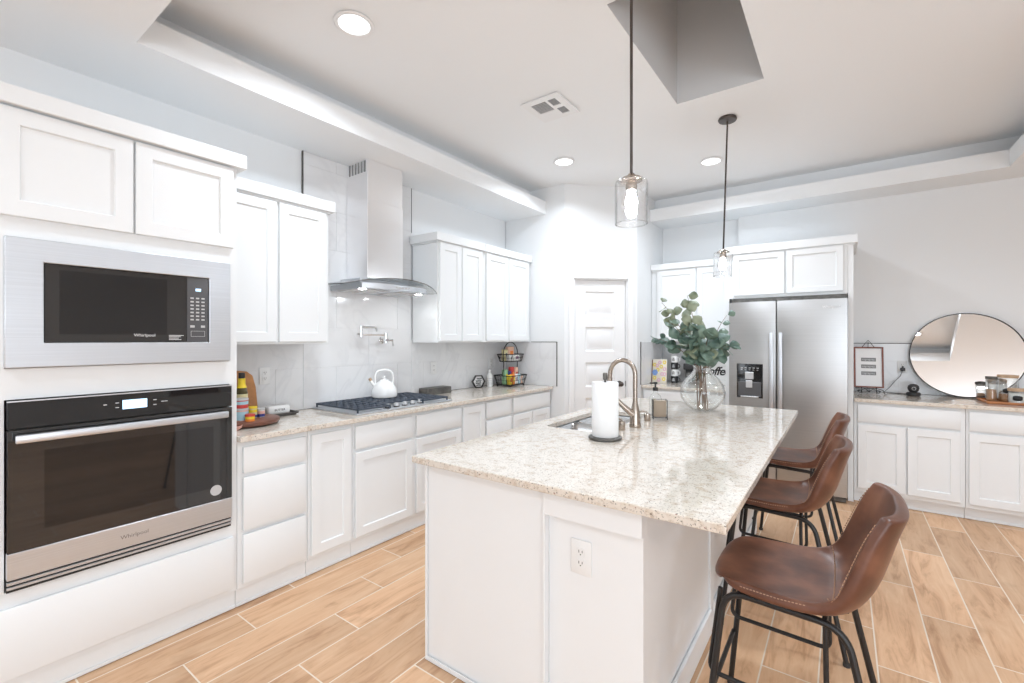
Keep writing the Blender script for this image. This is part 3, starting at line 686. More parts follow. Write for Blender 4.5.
# ------------------------------------------------------------ wall oven
ov = thing('wall_oven', 'black glass and stainless steel wall oven below the microwave', 'oven', (-2.6, .66, .458))
o0, o1 = .274, 1.062
MB(T).box(o0+.01, o1-.01, -.5, -.001, .458, 1.192).build('body', 'pewter', ov)
p = MB(T).box(o0, o1, .001, .030, 1.083, 1.192, .002).build('control_panel', 'blackglass', ov)
MB(T).box(o0, o1, .030, .0325, 1.187, 1.192).build('top_trim', 'steel', p)
MB(T).box(.618, .706, .0301, .0306, 1.120, 1.160).build('lit_display', 'display', p)
for a, z in ((.560, 1.146), (.600, 1.150), (.600, 1.130), (.735, 1.150), (.735, 1.128), (.765, 1.140), (.778, 1.140)): MB(T).box(a-.006, a+.006, .0301, .0306, z-.002, z+.002).build('touch_key', 'tin', p)
d = MB(T).box(o0, o1, .001, .034, .610, 1.078, .002).build('door', 'doorglass', ov)
MB(T).box(.375, .975, .0341, .0345, .68, .99).build('window', 'blackglass', d)
f_ = MB(T).box(o0, o1, .001, .036, .508, .609, .002).build('lower_front', 'steel', ov)
text('logo', 'Whirlpool', .024, textT((-2.5635, .660, .556), (0, 1, 0), (0, 0, 1)), 'greyink', f_)
st = MB(T).lathe([(0, 0), (.026, 0), (.026, .0006), (0, .0006)], T=Matrix.Translation((.987, .0346, .665)) @ PT, seg=32).build('round_sticker', 'tin', d); st['label'] = 'round silver sticker'
hd = MB(T).box(.292, 1.030, .062, .080, 1.032, 1.064, .005, 2).build('handle', 'steel', d)
mb = MB(T)
for a in (.315, 1.005): mb.box(a-.012, a+.012, .034, .063, 1.038, 1.058, .002)
mb.build('handle_mount', 'steel', hd)
mb = MB(T); mb.box(o0, o1, .001, .020, .458, .505); mb.build('lower_vent', 'dark', ov)
mb = MB(T); mb.box(o0, o1, .020, .033, .488, .500, .002); mb.box(o0, o1, .020, .030, .470, .480, .002); mb.build('vent_trim', 'steel', ov)

# ------------------------------------------------------------ range hood
rh = thing('range_hood', 'stainless chimney range hood with a curved glass canopy over the cooktop', 'range hood', (-3.0, 2.333, 1.8))
MB().box(-3.193, -2.925, 2.160, 2.506, 1.895, 2.500, .002).build('lower_duct_cover', 'hoodsteel', rh)
u = MB().box(-3.193, -2.928, 2.163, 2.503, 2.501, 2.808, .002).build('upper_duct_cover', 'hoodsteel', rh)
mb = MB()
for k in range(6): x = -3.165+k*.038; mb.box(x, x+.021, 2.1615, 2.1628, 2.712, 2.797)
mb.build('vent_slots', 'greyslot', u)
mb = MB()
yc = 2.333
mb.plate([(-3.19, 2.02), (-2.80, 2.02), (-2.745, 2.10), (-2.725, yc), (-2.745, 2.566), (-2.80, 2.646), (-3.19, 2.646)], [], 1.800, 1.838)
mb.box(-3.19, -2.93, 2.10, 2.566, 1.838, 1.895, .006)
mb.build('steel_body', 'steel', rh)
mb = MB()
for y in (2.16, 2.506): mb.box(-3.12, -2.82, y-.13, y+.13, 1.7965, 1.7995, .001)
mb.build('grease_filter', 'tin', rh)
for y in (2.06, 2.606): MB().lathe([(0, -.004), (.026, -.004), (.026, 0), (0, 0)], (-2.85, y, 1.7995), 20).build('hood_lamp', 'hoodlamp', rh)
mb = MB()
for k in range(5): mb.cyl((-2.7265, yc-.06+k*.03, 1.82), (-2.722, yc-.06+k*.03, 1.82), .006, seg=12)
mb.build('button', 'chrome', rh)
def hood_glass():
    b = bmesh.new(); n, m = 28, 12; g = []
    for i in range(n+1):
        s = -1+2*i/n; y = yc+s*.455
        z = 1.893-.060*s*s-.006*abs(s)**3; xf = -2.69-.13*abs(s)**2.6
        g.append([b.verts.new((-3.19+(xf+3.19)*j/m, y, z-.010*(j/m)**2)) for j in range(m+1)])
    for i in range(n):
        for j in range(m): b.faces.new((g[i][j], g[i+1][j], g[i+1][j+1], g[i][j+1]))
    return g, b
g, b = hood_glass(); edge = [tuple(v.co) for v in g[0]]+[tuple(r[-1].co) for r in g[1:]]+[tuple(v.co) for v in reversed(g[-1][:-1])]
mb = MB(); mb._in(b)
gl = mb.build('glass_canopy', 'hoodglass', rh, mods=[('SOLIDIFY', dict(thickness=.005, offset=0))])
MB().tube(edge, .0026, 6).build('glass_edge', 'pewter', gl)

# ------------------------------------------------------------ cooktop
ct = thing('gas_cooktop', 'stainless gas cooktop with black cast iron grates on the left counter', 'cooktop', (-2.9, 2.325, .914))
c0, c1 = 1.862, 2.785
MB().box(-3.178, -2.640, c0, c1, .9148, .926, .004, 2).build('steel_tray', 'steel', ct)
burners = [(-3.04, 2.03, .045), (-2.82, 2.03, .036), (-2.92, 2.326, .058), (-3.04, 2.62, .036), (-2.82, 2.62, .045)]
for x, y, r in burners:
    bb = MB().lathe([(0, .0), (r*1.2, 0), (r*1.15, .010), (r, .014), (0, .014)], (x, y, .9262), 24).build('burner', 'pewter', ct)
    MB().lathe([(0, 0), (r*.8, 0), (r*.85, .005), (r*.6, .009), (0, .009)], (x, y, .9405), 24).build('burner_cap', 'black', bb)
for k in range(3):
    ya, yb = c0+.018+k*.296, c0+.018+k*.296+.280; xa, xb = -3.160, (-2.655 if k != 1 else -2.76)
    mb = MB(); zt = .956; h = .013
    for y in (ya, yb-.012): mb.box(xa, xb, y, y+.012, zt-h, zt, .002)
    for x in (xa, xb-.012, (xa+xb)/2-.006): mb.box(x, x+.012, ya, yb, zt-h, zt, .002)
    for q in (.22, .41, .59, .78):
        y = ya+(yb-ya)*q; mb.box(xa, xb, y-.005, y+.005, zt-h+.002, zt, .002)
    for q in (.17, .33, .67, .83):
        x = xa+(xb-xa)*q; mb.box(x-.005, x+.005, ya, yb, zt-h+.002, zt, .002)
    for x in (xa+.006, xb-.006):
        for y in (ya+.006, yb-.006): mb.cyl((x, y, .9262), (x, y, zt-h+.001), .007, seg=8)
    mb.build('grate', 'irongrate', ct)
for k in range(5):
    y = 2.17+k*.078; kb = MB().lathe([(0, 0), (.021, 0), (.021, .006), (.017, .010), (.016, .026), (.012, .029), (0, .029)], (-2.697, y, .9263), 20).build('knob', 'tin', ct)
    MB().lathe([(.0205, 0), (.0225, .0), (.0225, .008), (.0205, .008), (.0205, 0)], (-2.697, y, .9263), 20).build('knob_ring', 'black', kb)

# ------------------------------------------------------------ kettle, pot filler
kx, ky = -3.03, 2.40
kt = thing('kettle', 'white kettle with an arched handle standing on the cooktop', 'kettle', (kx, ky, .957))
MB().lathe([(0, 0), (.092, 0), (.100, .006), (.105, .028), (.098, .062), (.078, .100), (.052, .124), (.040, .130), (.038, .132), (0, .132)], (kx, ky, .957), 36).build('body', 'ceramic', kt)
MB().lathe([(0, 0), (.037, 0), (.034, .008), (.010, .014), (.008, .022), (.013, .030), (.010, .038), (0, .040)], (kx, ky, 1.0892), 24).build('lid', 'ceramic', kt)
sv = Vector((-.55, -.83, 0)).normalized()
mb = MB(); c = Vector((kx, ky, 0))
mb.tube([c+sv*.070+Vector((0, 0, 1.050)), c+sv*.095+Vector((0, 0, 1.075)), c+sv*.108+Vector((0, 0, 1.100))], [.017, .013, .011], 12); mb.build('spout', 'ceramic', kt)
MB().tube([c+sv*.104+Vector((0, 0, 1.093)), c+sv*.115+Vector((0, 0, 1.112))], .0125, 12).build('spout_cap', 'cork', kt)
pth = [c+sv*.068+Vector((0, 0, 1.060)), c+sv*.072+Vector((0, 0, 1.12)), c+sv*.060+Vector((0, 0, 1.165)), c+Vector((0, 0, 1.182)), c-sv*.060+Vector((0, 0, 1.165)), c-sv*.072+Vector((0, 0, 1.12)), c-sv*.068+Vector((0, 0, 1.060))]
MB().tube(fillet(pth, .05, 5), .0085, 10).build('handle', 'ceramic', kt)
pf = thing('pot_filler_faucet', 'folding chrome pot filler faucet on the tile above the kettle', 'faucet', (-3.19, 2.38, 1.42))
wx = -3.195
MB().lathe([(0, 0), (.030, 0), (.030, .008), (.014, .012), (0, .012)], T=Matrix.Translation((wx, 2.50, 1.42)) @ Matrix.Rotation(PI/2, 4, 'Y'), seg=24).build('wall_plate', 'chrome', pf)
mb = MB(); mb.cyl((wx+.01, 2.50, 1.42), (wx+.075, 2.50, 1.42), .012); mb.cyl((wx+.06, 2.50, 1.395), (wx+.06, 2.50, 1.480), .014); mb.build('valve_body', 'chrome', pf)
mb = MB(); mb.tube([(wx+.06, 2.50, 1.465), (wx+.08, 2.24, 1.465)], .0075, 10); mb.cyl((wx+.08, 2.24, 1.445), (wx+.08, 2.24, 1.535), .011); mb.tube(fillet([(wx+.08, 2.24, 1.525), (wx+.10, 2.37, 1.525), (wx+.10, 2.37, 1.49)], .02), .0075, 10); mb.build('swing_arm', 'chrome', pf)
mb = MB(); mb.cyl((wx+.06, 2.525, 1.42), (wx+.06, 2.57, 1.42), .010); mb.tube([(wx+.06, 2.57, 1.425), (wx+.065, 2.572, 1.37)], .005, 8); mb.build('handle', 'chrome', pf)
MB().cyl((wx+.08, 2.225, 1.47), (wx+.08, 2.202, 1.47), .006).build('joint_knob', 'chrome', pf)

# ------------------------------------------------------------ left counter goods
CT = .9145
ls = (-2.925, 1.292)
tt = alone(MB().lathe([(0, .0), (.12, 0), (.12, .008), (.176, .010), (.180, .018), (.180, .030), (.174, .034), (0, .034)], (*ls, CT), 48), 'wooden_turntable', 'walnut', 'round dark wooden turntable carrying jars beside the oven tower', 'turntable', (*ls, CT))
TZ = CT+.0345
def bottle_thing(x, y, z):
    r = thing('oil_bottle', 'dark olive oil bottle with yellow neck band on the turntable', 'bottle', (x, y, z))
    MB().lathe([(0, 0), (.030, 0), (.032, .004), (.032, .150), (.026, .180), (.015, .200), (.014, .262), (0, .262)], (x, y, z), 24).build('body', 'olive_glass', r)
    MB().lathe([(.0325, .05), (.0328, .05), (.0328, .145), (.0325, .145)], (x, y, z), 24).build('label', 'cream_label', r)
    MB().lathe([(.0275, .182), (.0285, .182), (.0200, .205), (.020, .238), (.0150, .240)], (x, y, z), 24).build('neck_band', 'yellow_label', r)
    MB().lathe([(0, .242), (.0175, .242), (.0175, .270), (.015, .274), (0, .274)], (x, y, z), 20).build('cap', 'black', r)
bottle_thing(-2.985, 1.290, TZ)
def can(x, y, z, r_, h, cols, name, label, cat, lid='tin'):
    r = thing(name, label, cat, (x, y, z))
    MB().lathe([(0, 0), (r_, 0), (r_, h), (0, h)], (x, y, z), 28).build('body', cols[0], r)
    n = len(cols)-1
    for i, cmat in enumerate(cols[1:]):
        MB().lathe([(r_+.0003, h*(.06+.82*i/n)), (r_+.0008, h*(.06+.82*i/n)), (r_+.0008, h*(.06+.82*(i+1)/n)), (r_+.0003, h*(.06+.82*(i+1)/n))], (x, y, z), 28).build('label', cmat, r)
    MB().lathe([(0, h+.0002), (r_+.002, h+.0002), (r_+.002, h+.010), (r_-.003, h+.012), (0, h+.011)], (x, y, z), 28).build('lid', lid, r)
    return r
can(-2.878, 1.242, TZ, .036, .062, ['salmon', 'sky_print', 'sky_print'], 'spice_tin', 'light blue tin at the bottom of the stack on the turntable', 'tin')
can(-2.878, 1.242, TZ+.0745, .035, .045, ['red_print', 'red_print', 'sky_print'], 'spice_tin', 'red tin with a silver lid stacked on the light blue tin', 'tin')
can(-2.815, 1.262, TZ, .025, .030, ['orange_print', 'orange_print', 'yellow_label'], 'salsa_jar', 'small orange jar at the front of the turntable', 'jar', 'red_print')
can(-2.915, 1.322, TZ, .024, .058, ['cream_label', 'navy_print', 'cream_label', 'yellow_label'], 'seasoning_jar', 'small cream seasoning jar behind the orange jar on the turntable', 'jar', 'yellow_label')
can(-2.915, 1.372, TZ, .020, .042, ['whiteink', 'navy_print', 'salmon'], 'seasoning_jar', 'tiny white seasoning jar at the right edge of the turntable', 'jar', 'tin')
# cutting board leaning on the wall
TBd = Matrix.Translation((-3.125, 1.375, CT)) @ Matrix.Rotation(math.radians(-9), 4, 'Y')
cb_out = [(-.09, 0), (.075, 0), (.070, .20), (.055, .275), (.02, .305), (-.05, .315), (-.09, .30)]
alone(MB(TBd @ Matrix(((0, 0, 1, 0), (1, 0, 0, 0), (0, 1, 0, 0), (0, 0, 0, 1)))).plate(cb_out, [], 0, .016), 'cutting_board', 'bamboo', 'tall bamboo cutting board leaning on the tile behind the turntable', 'cutting board', (-3.125, 1.375, CT), mods=[('BEVEL', dict(width=.004, segments=2, limit_method='ANGLE'))])
alone(MB(Matrix.Translation((-2.775, 1.165, CT+.001)) @ Matrix.Rotation(.5, 4, 'Z')).lathe([(0, 0), (.018, 0), (.032, .014), (.036, .026), (.033, .026), (.016, .006), (0, .005)], seg=28), 'pinch_dish', 'salmon', 'small salmon pink dish on the counter edge beside the oven tower', 'dish', (-2.775, 1.165, CT))
# butter dish
BX, BY = -.065, -.045
bd = thing('butter_dish', 'white lidded butter dish on a dark tray, left of the cooktop', 'butter dish', (-3.03+BX, 1.60+BY, CT))
mb = MB(); mb.plate(rrect(-3.095+BX, -2.965+BX, 1.50+BY, 1.71+BY, .012), [], CT+.002, CT+.010); mb.plate(rrect(-3.105+BX, -2.955+BX, 1.488+BY, 1.722+BY, .014), [rrect(-3.095+BX, -2.965+BX, 1.500+BY, 1.710+BY, .010)], CT+.009, CT+.020); mb.build('tray', 'slate', bd)
lid = MB().box(-3.070+BX, -2.990+BX, 1.530+BY, 1.680+BY, CT+.0105, CT+.068, .016, 4).build('lid', 'ceramic', bd)
text('lettering', 'BUTTER', .020, textT((-2.9895+BX, 1.605+BY, CT+.040), (0, 1, 0), (0, 0, 1)), 'ink', lid)
# long narrow grey box behind the right end of the cooktop
gb = alone(MB().box(-3.17, -3.05, 2.90, 3.21, CT, CT+.062, .006, 2), 'storage_box', 'pewter', 'low dark grey rectangular box on the counter right of the cooktop', 'box', (-3.11, 3.05, CT))
# hexagon sign
hx = thing('hexagon_sign', 'black hexagon frame sign with black script leaning beside the white bottle', 'sign', (-3.12, 3.70, CT))
HT = frame((-3.125, 3.70, CT+.066), Vector((.42, .91)).normalized(), Vector((.91, -.42)).normalized())
def hexa(R): return [(R*math.cos(math.radians(60*k)), R*math.sin(math.radians(60*k))) for k in range(6)]
MB(HT).plate(hexa(.075), [hexa(.063)], -.008, .014, T=PT).build('frame', 'black', hx)
MB(HT).plate(hexa(.0625), [], -.006, -.002, T=PT).build('panel', 'plastic', hx)
for k, (w, z, a) in enumerate(((.055, .028, -.02), (.062, .005, -.03), (.058, -.018, -.03), (.05, -.038, -.025))):
    mb = MB(HT); P = [(a+w*i/14, .002, z+.008*math.sin(i*1.9+k)) for i in range(15)]; mb.tube(P, .0032, 6); mb.build('script_line', 'ink', hx)
# white bottle
wb = thing('ceramic_bottle', 'slim white patterned bottle between the hexagon sign and the basket', 'bottle', (-3.10, 3.86, CT))
MB().lathe([(0, 0), (.030, 0), (.033, .004), (.033, .110), (.026, .132), (.013, .145), (.012, .165), (0, .165)], (-3.10, 3.86, CT), 24).build('body', 'ceramic', wb)
MB().lathe([(0, .1652), (.016, .1652), (.015, .182), (0, .184)], (-3.10, 3.86, CT), 20).build('cap', 'plastic', wb)
mb = MB()
for k in range(4): mb.lathe([(.0333, .03+k*.02), (.0336, .03+k*.02), (.0336, .033+k*.02), (.0333, .033+k*.02)], (-3.10, 3.86, CT), 24)
mb.build('printed_band', 'greyink', wb)
# two-tier wire basket
bk = thing('wire_basket', 'black two-tier wire basket of snack packets at the pantry end of the counter', 'basket', (-2.98, 4.02, CT))
bx, by = -2.97, 4.065; KB = 1.2
BS = Matrix.Translation((bx, by, CT)) @ Matrix.Scale(KB, 4) @ Matrix.Translation((-bx, -by, -CT))
def wire_tier(z, w, l, h, flare):
    mb = MB(BS); n = 4
    def ringp(zz, f): return [(x, y, zz) for x, y in rrect(bx-w/2-f, bx+w/2+f, by-l/2-f, by+l/2+f, .03, 4)]
    mb.tube(ringp(z, 0), .0028, 6, closed=True); mb.tube(ringp(z+h, flare), .0045, 6, closed=True); mb.tube(ringp(z+h*.5, flare*.5), .0018, 6, closed=True)
    a, b_ = ringp(z, 0), ringp(z+h, flare)
    for i in range(len(a)): mb.tube([a[i], b_[i]], .0017, 5)
    for q in range(1, 8):
        y = by-l/2+l*q/8; mb.tube([(bx-w/2-flare, y, z+h), (bx-w/2, y, z), (bx+w/2, y, z), (bx+w/2+flare, y, z+h)], .0017, 5)
    for q in range(1, 5):
        x = bx-w/2+w*q/5; mb.tube([(x, by-l/2-flare, z+h), (x, by-l/2, z), (x, by+l/2, z), (x, by+l/2+flare, z+h)], .0017, 5)
    return mb
wire_tier(CT+.014, .17, .235, .085, .018).build('lower_basket', 'black', bk)
wire_tier(CT+.225, .13, .20, .065, .016).build('upper_basket', 'black', bk)
mb = MB(BS)
for s in (-1, 1):
    mb.tube([(bx, by+s*.125, CT+.10), (bx, by+s*.105, CT+.16), (bx, by+s*.112, CT+.285)], .004, 8)
mb.tube([(bx, by+.112*math.cos(math.radians(a)), CT+.285+.115*math.sin(math.radians(a))) for a in range(0, 181, 10)], .004, 8)
mb.build('handle', 'black', bk)
mb = MB(BS)
for sx in (-1, 1):
    for sy in (-1, 1): mb.lathe([(0, 0), (.006, .001), (.009, .007), (.006, .012), (0, .013)], (bx+sx*.075, by+sy*.10, CT), 10)
mb.build('foot', 'black', bk)
def packet(x, y, z, w, l, h, mat, stripe, label, rz=0):
    p_ = BS @ Vector((x, y, z)); r = thing('snack_packet', label, 'packet', p_, 'snack packets in the two-tier basket')
    T_ = Matrix.Translation(p_) @ Matrix.Scale(KB, 4)
    MB(T_).box(-w/2, w/2, -l/2, l/2, 0, h, min(w, l)*.22, 3).build('wrapper', mat, r)
    MB(T_).box(w/2+.0002, w/2+.0008, -l*.24, l*.24, h*.3, h*.7).build('printed_label', stripe, r)
zl, zu = CT+.018, CT+.229
fr = bx+.050
packet(fr, by-.085, zl, .040, .038, .088, 'yellow_label', 'red_print', 'yellow packet at the left of the lower basket tier')
packet(fr, by-.042, zl, .040, .038, .095, 'orange_print', 'yellow_label', 'orange packet in the lower basket tier')
packet(fr, by+.002, zl, .040, .040, .092, 'sugar', 'purple_print', 'white packet in the middle of the lower basket tier')
packet(fr, by+.046, zl, .040, .038, .092, 'sky_print', 'whiteink', 'light blue packet in the lower basket tier')
packet(fr, by+.089, zl, .036, .034, .075, 'peach_print', 'tin', 'peach packet at the right end of the lower basket tier')
packet(bx-.005, by-.080, zl, .045, .045, .135, 'green_print', 'yellow_label', 'tall pale green packet at the back left of the lower basket tier')
packet(bx-.005, by-.028, zl, .045, .042, .120, 'navy_print', 'whiteink', 'navy packet behind the orange packet in the basket')
packet(bx-.005, by+.020, zl, .045, .046, .155, 'red_print', 'orange_print', 'tall red packet at the back of the lower basket tier')
packet(bx-.005, by+.075, zl, .045, .050, .150, 'peach_print', 'red_print', 'tall peach packet at the back right of the lower basket tier')
packet(bx+.025, by-.050, zu, .045, .050, .055, 'sugar', 'greyink', 'low white packet at the left of the upper basket tier')
packet(bx+.025, by+.035, zu, .050, .085, .060, 'sugar', 'purple_print', 'wide white packet with purple print in the upper basket tier')
packet(bx-.030, by+.030, zu, .040, .090, .130, 'peach_print', 'orange_print', 'large peach packet standing at the back of the upper basket tier')
packet(bx-.030, by-.050, zu, .040, .055, .105, 'cream_label', 'greyink', 'pale beige packet at the back left of the upper basket tier')

# ------------------------------------------------------------ sink, faucet and things at the sink
sk = thing('kitchen_sink', 'undermount double-bowl stainless steel sink in the island', 'sink', (-1.26, 2.7, .70))
def bowl(y0, y1):
    mb = MB(); r = .045; O_ = rrect(SX0-.004, SX1+.004, y0, y1, r); In = rrect(SX0+.004, SX1-.004, y0+.008, y1-.008, r-.006)
    b = bmesh.new(); L1 = [b.verts.new((x, y, .880)) for x, y in In]; Bm = rrect(SX0+.02, SX1-.02, y0+.024, y1-.024, r-.01); L2 = [b.verts.new((x, y, .69)) for x, y in Bm]
    n = len(L1)
    for i in range(n): b.faces.new((L1[i], L1[(i+1) % n], L2[(i+1) % n], L2[i]))
    b.faces.new(L2); return mb._in(b)
ym = (SY0+SY1)/2
for k, (y0, y1) in enumerate(((SY0-.004, ym-.010), (ym+.010, SY1+.004))):
    bo = bowl(y0, y1).build('bowl', 'sinksteel', sk, mods=[('SOLIDIFY', dict(thickness=.003, offset=0))])
    MB().lathe([(0, .002), (.030, .002), (.042, .005), (.045, .003)], ((SX0+SX1)/2, (y0+y1)/2, .691), 28).build('drain', 'chrome', bo)
MB().box(SX0+.012, SX1-.012, ym-.016, ym+.016, .855, .876, .006, 2).build('divider', 'sinksteel', sk)
fx, fy = -.985, 2.585
fc = thing('kitchen_faucet', 'brushed nickel gooseneck faucet arching behind the paper towel roll', 'faucet', (fx, fy, CT))
MB().lathe([(0, 0), (.034, 0), (.035, .004), (.030, .030), (.027, .080), (.020, .120), (.0145, .145), (0, .145)], (fx, fy, CT), 32).build('body', 'nickel', fc)
pts = [(fx, fy, CT+.13), (fx, fy, CT+.29)]
cv = Vector((fx-.074, fy-.010, CT+.308)); uu = Vector((.074, .010, 0))
pts += [cv+uu*math.cos(math.radians(a))+Vector((0, 0, .082*math.sin(math.radians(a)))) for a in range(0, 176, 12)]
e = pts[-1]; pts += [Vector(e)+Vector((-.004, 0, -.04))]
MB().tube(pts, .0135, 14).build('spout', 'nickel', fc)
e = pts[-1]; MB().cyl(e, Vector(e)+Vector((-.006, 0, -.055)), .0165, .0185).build('spray_head', 'nickel', fc)
mb = MB(); mb.tube([(fx-.005, fy-.02, CT+.075), (fx-.045, fy-.055, CT+.120), (fx-.098, fy-.088, CT+.182)], [.020, .016, .011], 12); mb.build('lever_handle', 'nickel', fc)
def dispenser(x, y, name, label, cat, h=.05):
    r = thing(name, label, cat, (x, y, CT))
    MB().lathe([(0, 0), (.020, 0), (.021, .003), (.019, h), (.012, h+.004), (0, h+.004)], (x, y, CT), 24).build('body', 'nickel', r)
    MB().tube(fillet([(x, y, CT+h), (x, y, CT+h+.012), (x-.040, y, CT+h+.016), (x-.048, y, CT+h+.008)], .01), .005, 10).build('nozzle', 'nickel', r)
dispenser(-1.015, 2.455, 'soap_dispenser', 'short brushed nickel deck dispenser beside the paper towel roll', 'dispenser', .048)
dispenser(-1.000, 2.83, 'air_gap', 'short brushed nickel cap on the island, left of the soap bottle', 'air gap', .042)
# paper towel
px_, py_ = -.995, 2.19
ph = thing('paper_towel_holder', 'bronze paper towel holder with a round base on the island', 'paper towel holder', (px_, py_, CT))
MB().lathe([(0, 0), (.080, 0), (.085, .004), (.085, .013), (.080, .016), (0, .016)], (px_, py_, CT), 40).build('base', 'pewter', ph)
MB().cyl((px_, py_, CT+.016), (px_, py_, CT+.312), .006).build('pole', 'pewter', ph)
MB().lathe([(0, 0), (.011, 0), (.012, .004), (.012, .032), (.009, .036), (0, .036)], (px_, py_, CT+.305), 18).build('finial', 'pewter', ph)
pr_ = MB().lathe([(.019, .0), (.066, 0), (.068, .003), (.068, .272), (.066, .276), (.019, .276), (.019, 0)], (px_, py_, CT+.017), 40)
pr_ = alone(pr_, 'paper_towel_roll', 'paper', 'white paper towel roll standing on the bronze holder', 'paper towels', (px_, py_, CT+.017))
# soap bottle in front of the vase with sponge rack
sbx, sby = -1.03, 3.075
sb = thing('soap_bottle', 'clear glass soap bottle with black pump behind the small wire rack', 'soap bottle', (sbx, sby, CT))
MB().lathe([(0, .002), (.038, .002), (.041, .006), (.041, .110), (.032, .135), (.014, .150), (.014, .165)], (sbx, sby, CT), 28).build('body', 'glass', sb)
mb = MB().lathe([(0, 0), (.017, 0), (.017, .022), (.006, .024), (.006, .045), (.014, .046), (.013, .058), (0, .060)], (sbx, sby, CT+.1652), 20); mb.tube([(sbx, sby, CT+.217), (sbx-.035, sby-.01, CT+.215)], .005, 8); mb.build('pump', 'black', sb)
rk = thing('sponge_rack', 'small black wire rack holding a taupe sponge on the island', 'sponge rack', (-.955, 2.935, CT))
RT = Matrix.Translation((-.955, 2.935, CT)) @ Matrix.Scale(1.2, 4) @ Matrix.Rotation(math.radians(28), 4, 'Z')
mb = MB(RT)
for y in (-.014, .020):
    mb.tube([(-.036, y, .010), (-.036, y, .105), (.036, y, .105), (.036, y, .010), (-.036, y, .010)], .0022, 6)
for x in (-.036, .036):
    for y in (-.014, .020): mb.tube([(x, y, .105), (x, y, .0)], .0022, 6)
    mb.tube([(x, -.014, .010), (x, .020, .010)], .0022, 6); mb.tube([(x, -.014, .0), (x, -.026, .006)], .0022, 6)
mb.build('wire_frame', 'black', rk)
alone(MB(RT).box(-.0325, .0325, -.0105, .0165, .0135, .098, .004, 2), 'sponge', 'sponge', 'taupe rectangular sponge held in the small wire rack', 'sponge', (-.955, 2.935, CT+.016))

# ------------------------------------------------------------ vase with eucalyptus
vx, vy = -.815, 3.44
vs_ = alone(MB().lathe([(0, .006), (.055, .006), (.070, .010), (.110, .040), (.142, .090), (.152, .135), (.142, .185), (.110, .235), (.075, .268), (.060, .290), (.058, .312), (.064, .325),
     (.061, .326), (.055, .312), (.057, .290), (.072, .266), (.107, .233), (.139, .184), (.149, .135), (.139, .091), (.107, .042), (.068, .014), (0, .012)], (vx, vy, CT), 56), 'glass_vase', 'glass', 'round clear glass vase with a narrow neck at the far end of the island', 'vase', (vx, vy, CT))
rR = Vector((.809, .588, 0)); rD = Vector((-.588, .809, 0))
def branch(tip_r, tip_d, tip_z, base_r, base_d, nl, size, mat, label, sd):
    rnd = random.Random(sd); b0 = Vector((vx, vy, CT+.014))+rR*base_r+rD*base_d
    neck = Vector((vx, vy, CT+.315))+rR*tip_r*.12+rD*tip_d*.2; tip = Vector((vx, vy, tip_z))+rR*tip_r+rD*tip_d
    mid = (neck+tip)/2+Vector((0, 0, .06))-rR*tip_r*.12
    P = []
    for i in range(21):
        t = i/20
        if t < .35: q = t/.35; P.append(b0.lerp(neck, q))
        else:
            q = (t-.35)/.65; P.append(neck*(1-q)**2+mid*2*q*(1-q)+tip*q*q)
    r = thing('eucalyptus_branch', label, 'eucalyptus branch', tuple(b0), 'eucalyptus branches in the glass vase')
    MB().tube(P, [.0042-.003*i/20 for i in range(21)], 7).build('stem', 'stem', r)
    mb = MB(); b = bmesh.new()
    for k in range(nl):
        t = .44+.56*(k/(nl-1)); f = t*20; i = min(int(f), 19); p = P[i].lerp(P[i+1], f-i); tg = (P[i+1]-P[i]).normalized()
        for side in ((1, -1) if k < nl-1 else (1,)):
            s = size*rnd.uniform(.75, 1.2)*(1.0 if t < .85 else .75)
            out = (rR*side*rnd.uniform(.5, 1)+rD*rnd.uniform(-.8, .5)+Vector((0, 0, rnd.uniform(-.5, .5)))).normalized()
            if k % 2: out = (rD*side*-1*rnd.uniform(.4, 1)+rR*rnd.uniform(-.6, .6)+Vector((0, 0, rnd.uniform(-.6, .3)))).normalized()
            ax = (out+tg*rnd.uniform(.1, .6)).normalized(); nrm = (-rD*rnd.uniform(.5, 1.2)+Vector((rnd.uniform(-.6, .6), rnd.uniform(-.6, .6), rnd.uniform(.0, .9)))); w = ax.cross(nrm).normalized(); nn = w.cross(ax)
            pr = [(0, .0), (.10, .10), (.28, .34), (.52, .46), (.76, .36), (.92, .16), (1.0, .0)]
            ctr = []; lf = []; rt = []
            for u_, ww in pr:
                base = p+ax*(.008+u_*s)-nn*(.20*s*u_*u_); ctr.append(b.verts.new(base)); 
                lf.append(b.verts.new(base+w*ww*s+nn*.10*s*ww)); rt.append(b.verts.new(base-w*ww*s+nn*.10*s*ww))
            for j in range(len(pr)-1):
                b.faces.new((ctr[j], ctr[j+1], lf[j+1], lf[j])); b.faces.new((ctr[j+1], ctr[j], rt[j], rt[j+1]))
    bmesh.ops.remove_doubles(b, verts=b.verts[:], dist=.00005); bmesh.ops.dissolve_degenerate(b, edges=b.edges[:], dist=.00002)
    mb._in(b); mb.build('foliage', mat, r, sharp=180, mods=[('SOLIDIFY', dict(thickness=.0008, offset=0))])
branch(-.29, .00, 1.69, .03, .02, 9, .098, 'leafpale', 'pale branch reaching up and to the left in the vase', 1)
branch(-.12, -.03, 1.74, -.03, -.02, 9, .10, 'leafpale', 'tallest branch rising nearly straight up from the vase', 2)
branch(-.34, .02, 1.44, -.02, .03, 8, .085, 'leaf', 'low branch reaching far left toward the coffee mugs', 3)
branch(-.26, -.05, 1.56, .01, -.03, 7, .095, 'leaf', 'branch leaning left between the pale branch and the low left branch', 4)
branch(.22, .02, 1.38, -.03, .01, 8, .090, 'leaf', 'low branch reaching right toward the refrigerator', 5)
branch(.19, .03, 1.60, .02, -.01, 5, .068, 'leaf', 'thin small-leaved branch leaning up to the right', 6)
